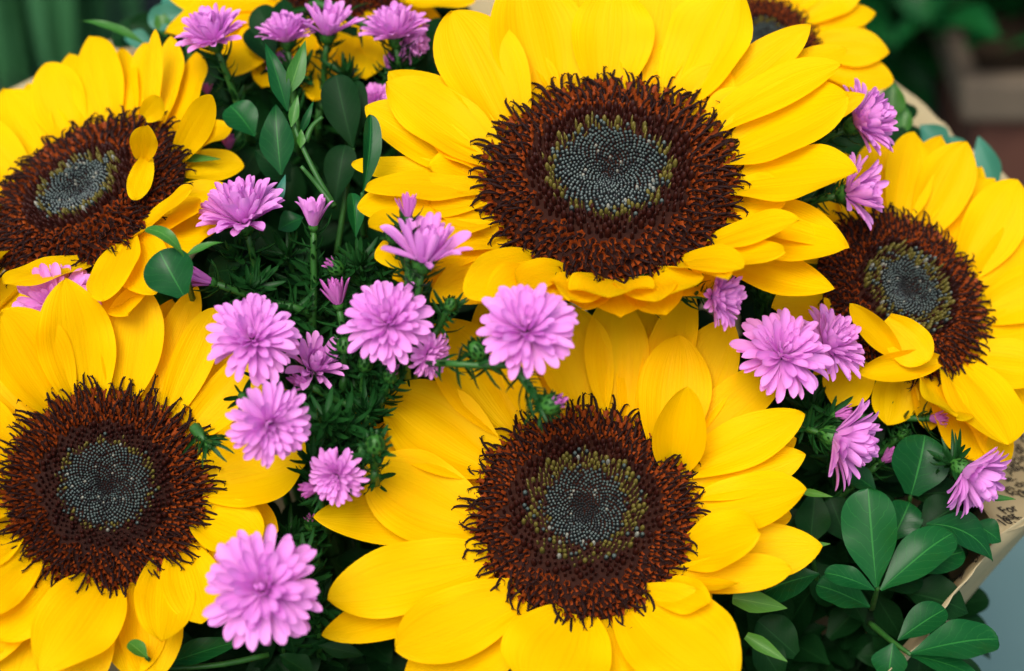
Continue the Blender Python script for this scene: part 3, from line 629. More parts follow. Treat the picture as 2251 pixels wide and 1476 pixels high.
def aster(label, cx, cy, rpx, d, dx, dy, tilt, openness=1.0, seed=0, stem=None):
    r = random.Random(seed * 13 + 5)
    n = lean(cx, cy, dx, dy, tilt); Rr = rpx * K * d
    c0 = P(cx, cy, d); e1, e2 = basis(n)
    h = Rr * (.42 if openness > .8 else .55); c = c0 - n * Rr * ((.22 if tilt < 56 else .40) if openness > .8 else .45)
    root = thing('aster_flower', label, 'aster', c - n * h, ASTER_GROUP); off = root.location.copy()
    rc = Rr * (.24 if openness > .8 else .34)
    calyx(root, c, n, rc, h, off, r, 40 if rpx > 40 else 26)
    if openness > .8:
        rows = [(24, -6, 1.0, PK_OUT), (23, 9, .97, PK_OUT), (20, 25, .90, PK_MID), (16, 43, .78, PK_MID), (12, 60, .60, PK_MID), (8, 76, .42, PK_IN)]
    elif openness > .65:
        rows = [(15, 38, 1.05, PK_OUT), (14, 52, 1.0, PK_MID), (11, 66, .9, PK_MID), (8, 78, .75, PK_IN)]
    elif openness > .55:
        rows = [(13, 62, 1.5, PK_OUT), (12, 70, 1.4, PK_MID), (10, 78, 1.25, PK_MID), (7, 85, 1.0, PK_IN)]
    else:
        rows = [(13, 68, 1.15, PK_BUD), (11, 76, 1.1, PK_BUD), (9, 83, 1.0, PK_BUD), (6, 88, .9, PK_BUD)]
    for ri, (cnt, el, ln0, ms) in enumerate(rows):
        for k in range(cnt):
            if r.random() < .10: continue
            a = 6.2832 * (k + .5 * (ri % 2) + r.uniform(-.35, .35)) / cnt; rad = e1 * math.cos(a) + e2 * math.sin(a)
            e = R((el if r.random() > .12 else el + r.uniform(-18, 24)) + (min(34, max(0, tilt - 38) * 1.1) * (1 - .55 * el / 80) if openness > .8 else 0) + r.uniform(-11, 11)); xx = rad * math.cos(e) + n * math.sin(e); zz = n * math.cos(e) - rad * math.sin(e); yy = zz.cross(xx)
            tw = Matrix.Rotation(r.uniform(-.35, .35), 3, xx); zz = tw @ zz; yy = tw @ yy
            if openness > .8: ln = ln0 + (1 - ln0) * .75 * min(1, max(0, tilt - 42) / 22)
            else: ln = ln0
            L = Rr * ln * r.uniform(.84, 1.10) * (1 if openness > .8 else 1.25)
            if openness < .56: L *= 1.12
            p = c + rad * rc * (.85 - .13 * ri) + n * Rr * .015 * ri - off
            wv_ = r.uniform(.9, 1.15)
            link('petal', ms[r.randrange(len(ms))], root, rot_frame(xx, yy, zz, p, L, L * wv_, L))
    pts = bez(([c - n * h * .9] + [P(*q) for q in stem]) if stem else stem_path(c - n * h * .9, n, .022 if tilt < 60 else .032, .3), 20)
    tube('stem', pts, lambda t: .0010 + (.0008 * t if not stem else 0), 'stem', root, 6, off)
    tag(leaflets(pts, off, 46, .0075, r).build('stem_leaves', 'needle', root), kind='stuff')
    return root
def aster_bud(label, cx, cy, rpx, d, dx, dy, tilt, tip, stem=None, seed=0):
    """closed green bud; tip is the colour of the petals just showing"""
    r = random.Random(seed * 7 + 3); n = lean(cx, cy, dx, dy, tilt); Rr = rpx * K * d
    c = P(cx, cy, d); e1, e2 = basis(n)
    root = thing('aster_bud', label, 'flower bud', c - n * Rr, 'closed aster buds'); off = root.location.copy()
    v, f, uv = [], [], []
    for i in range(9):
        th = math.pi * i / 8
        for k in range(12):
            a = 6.2832 * k / 12; v.append(c + (e1 * math.cos(a) + e2 * math.sin(a)) * Rr * .78 * max(.03, math.sin(th)) - n * Rr * .95 * math.cos(th) - off); uv.append((i / 8, k / 12))
    for i in range(8):
        for k in range(12): f.append((i * 12 + k, i * 12 + (k + 1) % 12, (i + 1) * 12 + (k + 1) % 12, (i + 1) * 12 + k))
    link('bud_body', mesh('bud_body', v, f, 'bud', uv), root)
    if tip == 'pinkbud':
        for k in range(11):
            a = k * 2.4; rad = e1 * math.cos(a) + e2 * math.sin(a); e = R(62 + 2.5 * k); xx = rad * math.cos(e) + n * math.sin(e); zz = n * math.cos(e) - rad * math.sin(e); yy = zz.cross(xx); L = Rr * 1.15
            link('petal', PK_BUD[k % 3], root, rot_frame(xx, yy, zz, c + rad * Rr * .3 * (1 - k / 14) + n * Rr * .15 - off, L, L * 1.5, L))
    B = Bag()
    for k in range(46):
        q = k / 46; a = k * 2.4; th = math.pi * (.12 + .66 * q); rad = e1 * math.cos(a) + e2 * math.sin(a)
        p = c + rad * Rr * .76 * math.sin(th) - n * Rr * .93 * math.cos(th) - off
        out = rad * math.sin(th) - n * math.cos(th); xx = (n * math.sin(th) + rad * math.cos(th)); xx = (xx + out * r.uniform(.15, .8 if q < .6 else .35)).normalized()
        zz = (out - xx * out.dot(xx)).normalized(); yy = zz.cross(xx); L = Rr * r.uniform(.5, .8); w = NEED[0]
        B.add(w[0], w[1], w[3], rot_frame(xx, yy, zz, p, L, L * 1.5, L * .6))
    tag(B.build('bud_scales', 'needle', root), kind='stuff')
    pts = bez(([c - n * Rr * .9] + [P(*q) for q in stem]) if stem else stem_path(c - n * Rr * .9, n, .018, .3), 18)
    tube('stem', pts, lambda t: .0010 + .0008 * t, 'stem', root, 6, off)
    tag(leaflets(pts, off, 40, .0065, r).build('stem_leaves', 'needle', root), kind='stuff')
    return root

ASTERS = [
 ('full aster on a dark spiky neck over the blurred sunflower’s outermost petals', 462, 66, 72, .632, -.35, -1, 66, 1),
 ('flat-topped aster just above the pair of pointed pale leaves', 628, 66, 62, .640, -.1, -1, 74, 1),
 ('narrow aster with upright petals and a long spiky green neck, beside the flat-topped one', 722, 50, 54, .642, .1, -1, 66, .7),
 ('pale aster in a pair beside the largest sunflower, the upper of the two', 866, 55, 70, .640, -.1, -1, 72, 1),
 ('deeper pink aster nodding from the pair beside the largest sunflower', 908, 90, 50, .645, .9, .3, 66, 1),
 ('small aster half hidden behind the pointed pale leaves', 607, 125, 36, .660, .4, -.5, 50, 1),
 ('small aster peeping from behind a tip petal of the largest sunflower', 822, 214, 36, .645, -.4, -1, 50, 1),
 ('aster glimpsed through a gap between top petals of the largest sunflower', 1098, 55, 34, .690, .1, -1, 60, 1),
 ('large crisp aster with layered petals, above the round dark leaves', 528, 455, 92, .592, -.25, -1, 62, 1),
 ('small half-open aster on a straight bare stem by itself', 689, 480, 34, .596, 0, -1, 72, .6),
 ('half-open aster with a few spread petals leaning on the largest sunflower', 935, 540, 74, .556, .15, -1, 62, .7),
 ('aster partly covered by an upright petal of the spiky-ringed sunflower', 118, 664, 90, .590, -.4, -.7, 30, 1),
 ('broad aster facing out beside the spiky-ringed sunflower’s top petals', 553, 735, 92, .560, -.15, -.6, 28, 1),
 ('plump aster with stacked petals at the middle of the aster cluster', 848, 700, 90, .557, -.25, -.7, 26, 1),
 ('small magenta aster pressed against the plump aster', 948, 785, 48, .562, .8, .5, 50, 1),
 ('ragged aster with sparse petals showing its yellow eye', 695, 795, 56, .578, .2, -.5, 34, .7),
 ('aster floating in front of the loose-petalled sunflower’s upper petals', 1155, 715, 97, .545, 0, -.8, 30, 1, [(1125, 798, .552), (1060, 803, .552), (990, 800, .554), (935, 802, .568), (905, 840, .605)]),
 ('soft blurred aster with a dark pink throat over a sunflower petal', 597, 938, 82, .548, .3, .3, 24, 1),
 ('dark-centred aster turned down beside the loose-petalled sunflower’s pointed petal', 735, 1052, 58, .560, -.5, .5, 34, 1),
 ('largest aster, facing straight out over dark shade between two sunflowers', 572, 1290, 118, .535, -.1, -.1, 10, 1),
 ('aster turned aside just below the largest sunflower’s lower petals', 1592, 655, 66, .572, 1, .1, 66, 1),
 ('broad crisp aster of a pair beside the folded-petal sunflower, the front one', 1728, 770, 96, .583, .35, -.5, 36, 1, [(1722, 800, .600), (1735, 850, .635), (1700, 1000, .70)]),
 ('aster of a pair beside the folded-petal sunflower, the rear one', 1828, 752, 80, .598, .7, -.5, 55, 1, [(1792, 800, .612), (1790, 830, .64), (1760, 1000, .70)]),
 ('bushy aster by the newspaper collar above the folded-petal sunflower', 1912, 260, 82, .618, .85, -.4, 68, 1),
 ('worn aster between the largest sunflower and the folded-petal sunflower', 1890, 420, 62, .612, .9, -.2, 60, .7),
 ('drooping aster over the glossy leaves with a bud at its neck', 1872, 972, 96, .590, 1, .3, 80, 1, [(1772, 944, .598), (1735, 945, .625), (1730, 1060, .69)]),
 ('drooping aster against the printed newspaper', 2148, 1055, 86, .592, .8, .6, 80, 1, [(2094, 1024, .598), (2062, 1012, .622), (2030, 1060, .67)]),
]
for i, a in enumerate(ASTERS):
    aster(*a[:9], seed=i + 1, stem=a[9] if len(a) > 9 else None)
HALF = [
 ('half-open pink bud on the largest sunflower’s side petals', 897, 462, 30, .560, 0, -1, 75),
 ('plump half-open pink bud pointing at the round leaf', 447, 615, 34, .588, -1, -.35, 70),
 ('half-open magenta bud with shaggy green cup in the aster cluster', 740, 652, 36, .580, -.2, -1, 66),
 ('faded pink half-open bud under the ragged aster', 665, 842, 28, .575, -.8, -.4, 55),
 ('pale pink half-open bud beside the dark-centred aster', 688, 1075, 26, .568, -.8, .1, 55),
 ('tiny pink bud next to the thick pale sunflower stem', 455, 200, 15, .655, 0, -1, 50),
 ('tiny pink bud above the large crisp aster', 503, 318, 20, .645, 0, -1, 50),
 ('small pink bud under the nodding aster', 856, 140, 22, .650, .2, -1, 60),
 ('white-tipped bud at the neck of the drooping aster', 1848, 912, 24, .600, 1, -.1, 70, [(1800, 926, .612), (1775, 960, .65), (1750, 1050, .70)]),
 ('small pink bud behind the round veined leaf', 1948, 1008, 22, .612, .6, -.5, 60),
 ('red-brown withered bud under the folded-petal sunflower', 2055, 920, 22, .615, 1, 0, 70),
]
for i, a in enumerate(HALF):
    o = aster(*a[:8], .4, seed=i + 60, stem=a[8] if len(a) > 8 else None)
    o['category'] = 'flower bud'; o['group'] = 'half-open aster buds'; o.name = 'aster_bud'
BUDS = [
 ('green bud with lilac tip hanging over the sunflower disc edge', 1210, 890, 30, .549, .7, -.3, 45, 'pinkbud', [(1160, 846, .550), (1128, 802, .552)]),
 ('green bud beside the aster floating over the sunflower', 1050, 772, 28, .552, -.4, -.6, 40, 'bud', [(1070, 800, .555), (1100, 806, .555)]),
 ('small spiky green bud on a side twig by the largest sunflower', 990, 670, 19, .560, .3, -.6, 40, 'bud'),
 ('fresh green bud resting on a sunflower petal', 825, 978, 30, .555, 0, -1, 30, 'bud'),
 ('round green bud between the ragged and the plump aster', 757, 760, 24, .575, 0, -1, 40, 'bud'),
 ('green bud with a dark purple eye under the magenta aster', 860, 825, 24, .570, .1, -.3, 30, 'pinkbud'),
 ('green bud tucked behind the plump aster', 803, 800, 24, .578, .1, -1, 40, 'bud'),
 ('pale green bud below the upright half-open bud', 866, 520, 24, .562, -.4, -1, 50, 'bud'),
 ('green bud with rosy tip leaning over dark shade', 738, 590, 24, .588, -.8, -.5, 50, 'pinkbud'),
 ('green bud under the spread-petalled half-open aster', 912, 612, 24, .566, 0, -1, 50, 'bud'),
 ('tiny green bud lying on the spiky-ringed sunflower disc', 458, 978, 14, .566, .5, .8, 50, 'bud', [(445, 962, .567), (428, 940, .570)]),
 ('dark green bud in shade below the largest sunflower', 1688, 640, 28, .625, .2, -1, 40, 'bud'),
 ('dark red-tipped bud in deep shade beside a sunflower petal', 683, 1152, 20, .600, -.2, -1, 40, 'pinkbud'),
 ('small green bud near the red-brown withered bud', 1985, 955, 16, .620, .6, -.5, 50, 'bud'),
]
for i, a in enumerate(BUDS):
    aster_bud(*a, seed=i + 1)
# leafy aster shoots without flowers
rs = random.Random(21)
SHOOTS = [(790, 582, .592), (555, 632, .592), (700, 612, .605), (760, 935, .572), (715, 925, .570), (810, 905, .578), (690, 1020, .575), (880, 645, .590), (720, 770, .592), (905, 745, .585), (830, 870, .585), (665, 1235, .585), (640, 1180, .60),
          (770, 860, .59), (740, 1000, .58), (780, 700, .60), (640, 690, .60), (1830, 960, .61), (520, 560, .605), (630, 560, .61), (845, 590, .60), (690, 880, .585), (1780, 900, .615), (700, 1330, .60), (880, 150, .648), (760, 165, .648), (650, 160, .645)]
for (x, y, d) in SHOOTS:
    where = 'behind the flat-topped aster' if y < 300 else 'beside the drooping asters' if x > 1500 else 'in the shade by the largest aster' if y > 1100 else 'under the large crisp aster' if x < 660 else 'in the aster cluster above the fresh green bud' if y < 860 else 'around the fresh green bud'
    n = lean(x, y, rs.uniform(-.4, .4), -1, rs.uniform(20, 50)); c = P(x, y, d)
    root = thing('aster_shoot', 'flowerless green shoot with needle leaves ' + where, 'shoot', c - n * .01, 'green aster shoots'); off = root.location.copy()
    pts = bez(stem_path(c, n, .03, .3), 22)
    tube('stem', pts, lambda t: .0008 + .0009 * t, 'stem', root, 5, off)
    B = leaflets(pts, off, 60, .0085, rs, 0, .6)
    B2 = leaflets(pts, off, 16, .0075, rs, 0, .03, 1.6); B.add(B2.v, B2.f, B2.uv)
    tag(B.build('stem_leaves', 'needle', root), kind='stuff')

# ------------------------------------------------------------------ leafy sprigs
LS = U(ob=leaf_shape(.60, .06, .50, 2.9), ov=leaf_shape(.45, .06, .9, 1.5), la=leaf_shape(.4, .08, 1.0, 1.35), ro=leaf_shape(.52, .25, .55, 2.4))
def sprig(label, leaves, stems, group=None, seed=0, cat='leaf sprig', name='leafy_sprig'):
    r = random.Random(seed + 100)
    b0 = P(*stems[0][0]) if stems else P(leaves[0][0], leaves[0][1], leaves[0][5])
    root = thing(name, label, cat, b0, group); off = root.location.copy()
    for st in stems:
        tube('stem', bez([P(*q) for q in st], 10), lambda t: .0010 - .0004 * t, 'stem', root, 6, off)
    for lf in leaves:
        bx, by, tx, ty, w, d = lf[:6]; mt_ = lf[6] if len(lf) > 6 else 'leaf'; sh = lf[7] if len(lf) > 7 else 'ob'; ex = lf[8] if len(lf) > 8 else {}
        dt = ex.get('dt', 0.0)
        base = P(bx, by, d); tip = P(tx, ty, d + dt)
        u, v, ww = frame((bx + tx) / 2, (by + ty) / 2)
        nn = ww + v * ex.get('nv', .25) + u * ex.get('nu', r.uniform(-.25, .25))
        vv, ff, uu = blade(base - off, tip - off, w * K * d, nn, LS[sh], rows=16, cols=9, cup=(.2, ex.get('cup', .12), .05), fold=ex.get('fold', .12), bow=ex.get('bow', r.uniform(.02, .08)), tipc=ex.get('tipc', r.uniform(-.10, 0)), wave=r.uniform(.02, .05), twist=r.uniform(-.2, .2), rnd=r, side=ex.get('side', 0))
        link('leaf', mesh('leaf', vv, ff, mt_, uu), root)
    return root
sprig('glossy sprig with two large paddle-shaped leaves held upright under the drooping asters', [
    (1927, 1292, 1908, 1074, 122, .588, 'leaf', 'ob', U(nu=-.1)), (1936, 1298, 2092, 1166, 100, .588, 'leaf', 'ob', U(nv=.3)), (1923, 1298, 1813, 1258, 58, .585, 'leaf', 'ob', U(nv=.7)),
    (1800, 1262, 1680, 1298, 88, .592, 'leaf', 'ob', U(nv=.6)), (1912, 1335, 1796, 1285, 84, .600, 'leaf', 'ob', U(nv=.6)), (1940, 1296, 2025, 1262, 70, .602, 'shadeleaf', 'ob'),
    (1985, 1260, 2119, 1212, 74, .602, 'leaf', 'ob', U(nv=.4))], [[(1916, 1338, .61), (1930, 1292, .589)]], 'glossy leaf sprigs', 1)
sprig('glossy sprig whose curved leaves reach over the newspaper edge', [(2036, 1152, 2188, 1230, 88, .600, 'leaf', 'ov', U(nv=.7, side=.12)), (2030, 1160, 2105, 1112, 95, .606, 'shadeleaf', 'ro', U(nv=.5)), (2140, 1150, 2202, 1192, 62, .606, 'leaf', 'ov', U(nv=.6)),
    (2160, 1095, 2235, 1097, 16, .603, 'paleleaf', 'la'), (1990, 1303, 2132, 1345, 110, .606, 'shadeleaf', 'ov', U(nv=.5)), (1960, 1190, 2000, 1105, 85, .608, 'leaf', 'ob')], [[(2000, 1300, .63), (2030, 1158, .607)]], 'glossy leaf sprigs', 2)
sprig('pale glossy sprig spreading over the newspaper rim at the grey table', [(2003, 1437, 2195, 1402, 108, .578, 'leaf', 'ob', U(nv=.8)), (1974, 1408, 2078, 1338, 78, .585, 'leaf', 'ob', U(nv=.5)), (1963, 1414, 1952, 1502, 80, .578, 'leaf', 'ov', U(nv=.5)),
    (1998, 1441, 2160, 1496, 66, .580, 'leaf', 'ov', U(nv=.8))], [[(1912, 1370, .60), (1960, 1410, .585), (2003, 1440, .579)]], 'glossy leaf sprigs', 3)
sprig('round veined leaves under the folded-petal sunflower', [(2003, 1088, 2034, 957, 128, .606, 'leaf', 'ro', U(nv=.0)), (1998, 1090, 2112, 1082, 70, .612, 'shadeleaf', 'ob'), (1925, 1078, 1848, 1028, 56, .610, 'leaf', 'ov', U(nv=.6))], [[(1985, 1180, .63), (2002, 1088, .608)]], 'glossy leaf sprigs', 4)
sprig('dark shaded leaves beneath the loose-petalled sunflower', [(1780, 1200, 1792, 1075, 80, .606, 'shadeleaf', 'ov'), (1862, 1192, 1825, 1095, 80, .612, 'shadeleaf', 'ob'), (1750, 1440, 1665, 1365, 95, .602, 'shadeleaf', 'ro'), (1655, 1400, 1722, 1500, 80, .598, 'shadeleaf', 'ov', U(nv=.5)), (1770, 1120, 1700, 1180, 70, .61, 'shadeleaf', 'ob'),
    (1590, 880, 1620, 800, 50, .606, 'paleleaf', 'ov'), (1900, 1370, 1860, 1300, 60, .62, 'shadeleaf')], [[(1800, 1300, .63), (1782, 1200, .607)]], 'glossy leaf sprigs', 5)
sprig('upright sprig of pointed pale leaves between the blurred and the largest sunflower', [(632, 245, 583, 90, 46, .606, 'leaf', 'la', U(nv=.1)), (634, 210, 672, 88, 42, .606, 'paleleaf', 'la', U(nv=.1)), (640, 280, 655, 208, 24, .604, 'paleleaf', 'la'), (618, 385, 604, 228, 78, .612, 'leaf', 'ov', U(nv=.0)),
    (660, 326, 662, 283, 20, .604, 'paleleaf', 'la'), (660, 297, 690, 220, 18, .610, 'leaf', 'la'), (603, 455, 628, 383, 24, .604, 'blueleaf', 'la')],
    [[(735, 455, .60), (695, 385, .604), (655, 300, .606), (633, 225, .607)], [(730, 450, .60), (700, 410, .600), (662, 366, .598)], [(672, 312, .607), (685, 280, .607), (709, 257, .606)]], 'upright leaf sprigs', 6)
sprig('large dark leaves standing behind the small half-open aster', [(776, 326, 738, 165, 84, .622, 'shadeleaf', 'ob', U(nv=.1)), (778, 322, 788, 176, 46, .628, 'shadeleaf', 'ob', U(nv=.1)), (738, 442, 757, 318, 70, .618, 'shadeleaf', 'ob'), (560, 300, 506, 232, 80, .625, 'leaf', 'ob', U(nv=.6)), (640, 400, 560, 330, 70, .628, 'shadeleaf', 'ov'),
    (612, 505, 668, 478, 56, .610, 'leaf', 'ov', U(nv=.6)), (605, 552, 720, 604, 44, .612, 'shadeleaf', 'la', U(nv=.6)), (672, 635, 628, 582, 56, .615, 'shadeleaf', 'ov', U(nv=.7)), (715, 580, 640, 540, 50, .62, 'shadeleaf', 'ov'), (800, 640, 830, 560, 60, .61, 'shadeleaf', 'ov')], [[(740, 560, .63), (776, 326, .622)]], 'upright leaf sprigs', 7)
sprig('two folded leaves standing against the side petals of the largest sunflower', [(797, 425, 815, 252, 44, .588, 'leaf', 'ob', U(nu=.5, fold=.5)), (782, 522, 775, 424, 40, .596, 'leaf', 'ob', U(fold=.5))], [[(800, 520, .61), (797, 425, .589)]], 'upright leaf sprigs', 8)
sprig('sprig with round dark leaf and curled pale leaf on the aside-turned sunflower', [(405, 566, 320, 502, 34, .570, 'paleleaf', 'ob', U(nv=.9, bow=.25)), (404, 650, 350, 552, 112, .572, 'leaf', 'ro', U(nv=.1)), (408, 564, 490, 531, 22, .571, 'paleleaf', 'la', U(nv=1.0)), (550, 592, 458, 602, 84, .606, 'shadeleaf', 'ro', U(nv=.7)), (520, 562, 456, 520, 66, .61, 'shadeleaf', 'ob', U(nv=.7)), (400, 560, 366, 548, 16, .572, 'blueleaf', 'la')],
    [[(425, 665, .60), (412, 610, .576), (406, 560, .571)]], 'upright leaf sprigs', 9)
sprig('long dark leaf and small curled leaf below the spiky-ringed sunflower', [(325, 1448, 283, 1412, 40, .565, 'paleleaf', 'ob', U(nv=.7)), (360, 1462, 552, 1402, 60, .590, 'leaf', 'la', U(nv=.5)), (690, 1490, 612, 1440, 60, .592, 'shadeleaf', 'ov', U(nv=.6)), (700, 1420, 800, 1440, 40, .6, 'shadeleaf', 'ov')], [[(590, 1440, .60), (480, 1462, .594), (360, 1468, .59), (322, 1446, .566)]], 'upright leaf sprigs', 10)
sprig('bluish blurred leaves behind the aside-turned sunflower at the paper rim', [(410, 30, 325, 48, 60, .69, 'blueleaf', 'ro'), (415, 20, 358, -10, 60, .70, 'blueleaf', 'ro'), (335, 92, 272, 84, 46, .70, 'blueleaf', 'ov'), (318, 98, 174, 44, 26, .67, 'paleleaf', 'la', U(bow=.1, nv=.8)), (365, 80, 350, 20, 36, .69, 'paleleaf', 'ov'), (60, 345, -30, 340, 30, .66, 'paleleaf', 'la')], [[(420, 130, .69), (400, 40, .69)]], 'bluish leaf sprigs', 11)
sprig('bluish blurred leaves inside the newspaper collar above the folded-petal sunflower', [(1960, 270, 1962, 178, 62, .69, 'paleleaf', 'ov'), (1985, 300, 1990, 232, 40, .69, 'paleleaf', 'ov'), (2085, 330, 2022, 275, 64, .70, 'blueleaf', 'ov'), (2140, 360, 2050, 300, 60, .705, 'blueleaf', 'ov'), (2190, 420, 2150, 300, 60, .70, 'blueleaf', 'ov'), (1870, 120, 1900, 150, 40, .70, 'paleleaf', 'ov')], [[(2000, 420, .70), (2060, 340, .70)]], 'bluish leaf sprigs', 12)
# added filler sprigs, leaf colour darkened to give shaded gaps between the flowers
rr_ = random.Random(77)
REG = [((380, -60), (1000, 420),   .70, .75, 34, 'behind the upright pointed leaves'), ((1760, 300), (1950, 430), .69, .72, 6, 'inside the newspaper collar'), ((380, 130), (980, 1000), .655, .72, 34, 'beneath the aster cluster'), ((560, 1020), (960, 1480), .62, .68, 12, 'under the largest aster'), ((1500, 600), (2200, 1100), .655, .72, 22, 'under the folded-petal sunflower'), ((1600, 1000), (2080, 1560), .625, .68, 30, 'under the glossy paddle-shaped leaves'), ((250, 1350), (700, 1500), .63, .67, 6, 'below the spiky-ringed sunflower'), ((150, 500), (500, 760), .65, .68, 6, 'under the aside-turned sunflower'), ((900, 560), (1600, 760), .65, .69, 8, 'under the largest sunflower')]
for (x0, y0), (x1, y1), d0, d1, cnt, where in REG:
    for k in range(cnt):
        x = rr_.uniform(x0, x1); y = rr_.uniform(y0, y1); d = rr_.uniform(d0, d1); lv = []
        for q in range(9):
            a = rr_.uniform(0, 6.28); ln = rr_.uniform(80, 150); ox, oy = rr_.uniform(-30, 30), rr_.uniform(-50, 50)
            lv.append((x + ox, y + oy, x + ox + ln * math.cos(a), y + oy + ln * math.sin(a), rr_.uniform(55, 95), d + rr_.uniform(-.01, .01), 'shadeleaf', rr_.choice(('ob', 'ov', 'ro')), U(dt=rr_.uniform(-.008, .015), nv=rr_.uniform(0, .7))))
        sprig('leafy filler sprig coloured dark for shade ' + where, lv, [[(x, y + 160, d + .03), (x, y + 20, d)]], 'shaded filler sprigs', 200 + k + int(x))

# ------------------------------------------------------------------ background: blade plant, terracotta pots, shrub
def lathe(name, prof, m, parent, loc, seg=36):
    v, f, uv = [], [], []
    for i, (r_, z) in enumerate(prof):
        for k in range(seg):
            a = 6.2832 * k / seg; v.append(loc + Vector((r_ * math.cos(a), r_ * math.sin(a), z)) - parent.location); uv.append((k / seg, i / len(prof)))
    for i in range(len(prof) - 1):
        for k in range(seg): f.append((i * seg + k, i * seg + (k + 1) % seg, (i + 1) * seg + (k + 1) % seg, (i + 1) * seg + k))
    return link(name, mesh(name, v, f, m, uv), parent)
rb = random.Random(5)
bp = Vector((-0.30, 0.78, 0))
bl_root = thing('blade_plant', 'tall upright green blades growing in a dark bucket behind the bouquet', 'plant', bp)
lathe('bucket', [(0, .002), (.10, .002), (.13, .16), (.125, .16), (.115, .12), (0, .12)], 'bucket', bl_root, bp)
for k in range(60):
    x = bp.x + rb.uniform(-.14, .045); y = bp.y + rb.uniform(-.05, .06)
    base = Vector((x * .9 + bp.x * .1, y, .10)); tip = Vector((x + rb.uniform(-.02, .02), y + rb.uniform(-.02, .02), rb.uniform(.55, .75)))
    vv, ff, uu = blade(base - bp, tip - bp, rb.uniform(.018, .032), Vector((rb.uniform(-.5, .5), -1, .2)), LS['la'], rows=10, cols=5, cup=(.4, .3, .2), bow=rb.uniform(-.02, .02), rnd=rb)
    link('blade', mesh('blade', vv, ff, 'blade', uu), bl_root)
def potted(label, x, y, s, crown, seed, zc=0.16, mats=('shadeleaf', 'leaf')):
    r = random.Random(seed); loc = Vector((x, y, 0))
    root = thing('potted_shrub', label, 'potted plant', loc, 'potted shrubs behind the bouquet')
    lathe('pot', [(0, .002), (.085 * s, .002), (.115 * s, .125 * s), (.095 * s, .125 * s)], 'terra', root, loc)
    lathe('pot_rim', [(.114 * s, .118 * s), (.127 * s, .120 * s), (.130 * s, .155 * s), (.118 * s, .156 * s), (.112 * s, .125 * s)], 'terrarim', root, loc)
    lathe('soil', [(0, .13 * s), (.112 * s, .13 * s)], 'soil', root, loc)
    for k in range(5):
        a = k * 1.26 + r.random(); tube('branch', bez([loc + Vector((0, 0, .12 * s)), loc + Vector((.05 * math.cos(a), .05 * math.sin(a), .24 * s)), loc + Vector((crown * .7 * math.cos(a), crown * .7 * math.sin(a), .36 * s))], 6), .004, 'stem', root, 6)
    B = Bag()
    for k in range(420):
        while True:
            q = Vector((r.uniform(-1, 1), r.uniform(-1, 1), r.uniform(-1, 1)))
            if .3 < q.length < 1: break
        p = loc + Vector((q.x * crown, q.y * crown, zc * s + (q.z * .8 + .95) * crown)); dr = Vector((q.x, q.y, q.z * .5 + r.uniform(-.6, .5))).normalized()
        vv, ff, uu = blade(p - loc, p + dr * r.uniform(.04, .07) - loc, r.uniform(.022, .036), Vector((r.uniform(-.5, .5), r.uniform(-.9, .1), 1)), LS['ov'], rows=6, cols=5, fold=.15, bow=.08, tipc=-.1, rnd=r)
        B.add(vv, ff, uu, mi=0 if r.random() < .8 else 1)
    tag(B.build('foliage', list(mats), root), kind='stuff')
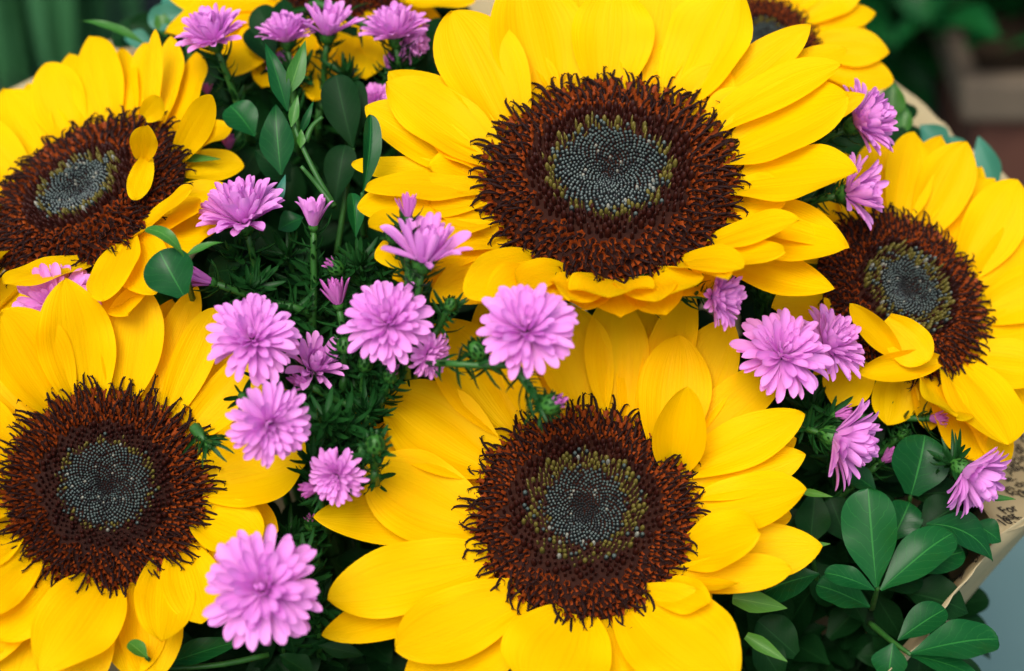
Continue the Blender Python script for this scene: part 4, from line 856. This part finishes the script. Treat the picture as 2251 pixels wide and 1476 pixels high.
def planter(label, x0, x1, y0, y1, h, seed):
    loc = Vector(((x0 + x1) / 2, (y0 + y1) / 2, 0)); r = random.Random(seed)
    root = thing('planter_box', label, 'planter', loc)
    def frustum(name, xa, xb, ya, yb, za, zb, t, m):
        v = [(xa + t, ya + t, za), (xb - t, ya + t, za), (xb - t, yb - t, za), (xa + t, yb - t, za), (xa, ya, zb), (xb, ya, zb), (xb, yb, zb), (xa, yb, zb)]
        o = link(name, mesh(name, [Vector(q) - loc for q in v], [(3, 2, 1, 0), (4, 5, 6, 7), (0, 1, 5, 4), (1, 2, 6, 5), (2, 3, 7, 6), (3, 0, 4, 7)], m, smooth=False), root)
        bm_ = o.modifiers.new('edge', 'BEVEL'); bm_.width = .004; bm_.segments = 2
    frustum('body', x0 + .014, x1 - .014, y0 + .014, y1 - .014, .002, h - .032, .02, 'terra')
    frustum('rim', x0, x1, y0, y1, h - .0318, h, .004, 'terrarim')
    frustum('soil', x0 + .012, x1 - .012, y0 + .012, y1 - .012, h + .0005, h + .004, 0, 'soil')
    for k in range(7):
        a = Vector((r.uniform(x0, x1), r.uniform(y0, y1), h)); tube('stem', bez([a, a + Vector((r.uniform(-.02, .02), r.uniform(-.02, .02), .06)), a + Vector((r.uniform(-.05, .05), r.uniform(-.04, .04), .16))], 6), .003, 'stem', root, 6)
    B = Bag()
    for k in range(620):
        p = Vector((r.uniform(x0 - .03, x1), r.uniform(y0 - .005, y1 + .05), h + .02 + r.random() ** 1.2 * .2)); dr = Vector((r.uniform(-1, 1), r.uniform(-1, .6), r.uniform(-.5, .6))).normalized()
        vv, ff, uu = blade(p - loc, p + dr * r.uniform(.035, .06) - loc, r.uniform(.022, .034), Vector((r.uniform(-.6, .6), r.uniform(-.9, .1), 1)), LS['ov'], rows=6, cols=5, fold=.15, bow=.08, tipc=-.1, rnd=r)
        B.add(vv, ff, uu, mi=0 if r.random() < .86 else 1)
    tag(B.build('foliage', ['leaf', 'paleleaf'], root), kind='stuff')
planter('terracotta planter box with leafy plants standing behind the newspaper collar', .285, .80, .68, .88, .155, 1)
potted('low dark shrub in a small pot beside the terracotta planter', .19, .90, .38, .15, 2, .08, ('leaf', 'shadeleaf'))
potted('small bright green shrub in the row behind the terracotta planter', .33, 1.04, .38, .16, 3, .08, ('paleleaf', 'leaf'))
potted('low dark shrub in a small pot beside the tall green blades', -.10, 1.02, .38, .15, 4, .06)
potted('low dark shrub at the end of the row behind the terracotta planter', .56, 1.02, .38, .16, 5, .08, ('leaf', 'shadeleaf'))
print('objects', len(bpy.data.objects))
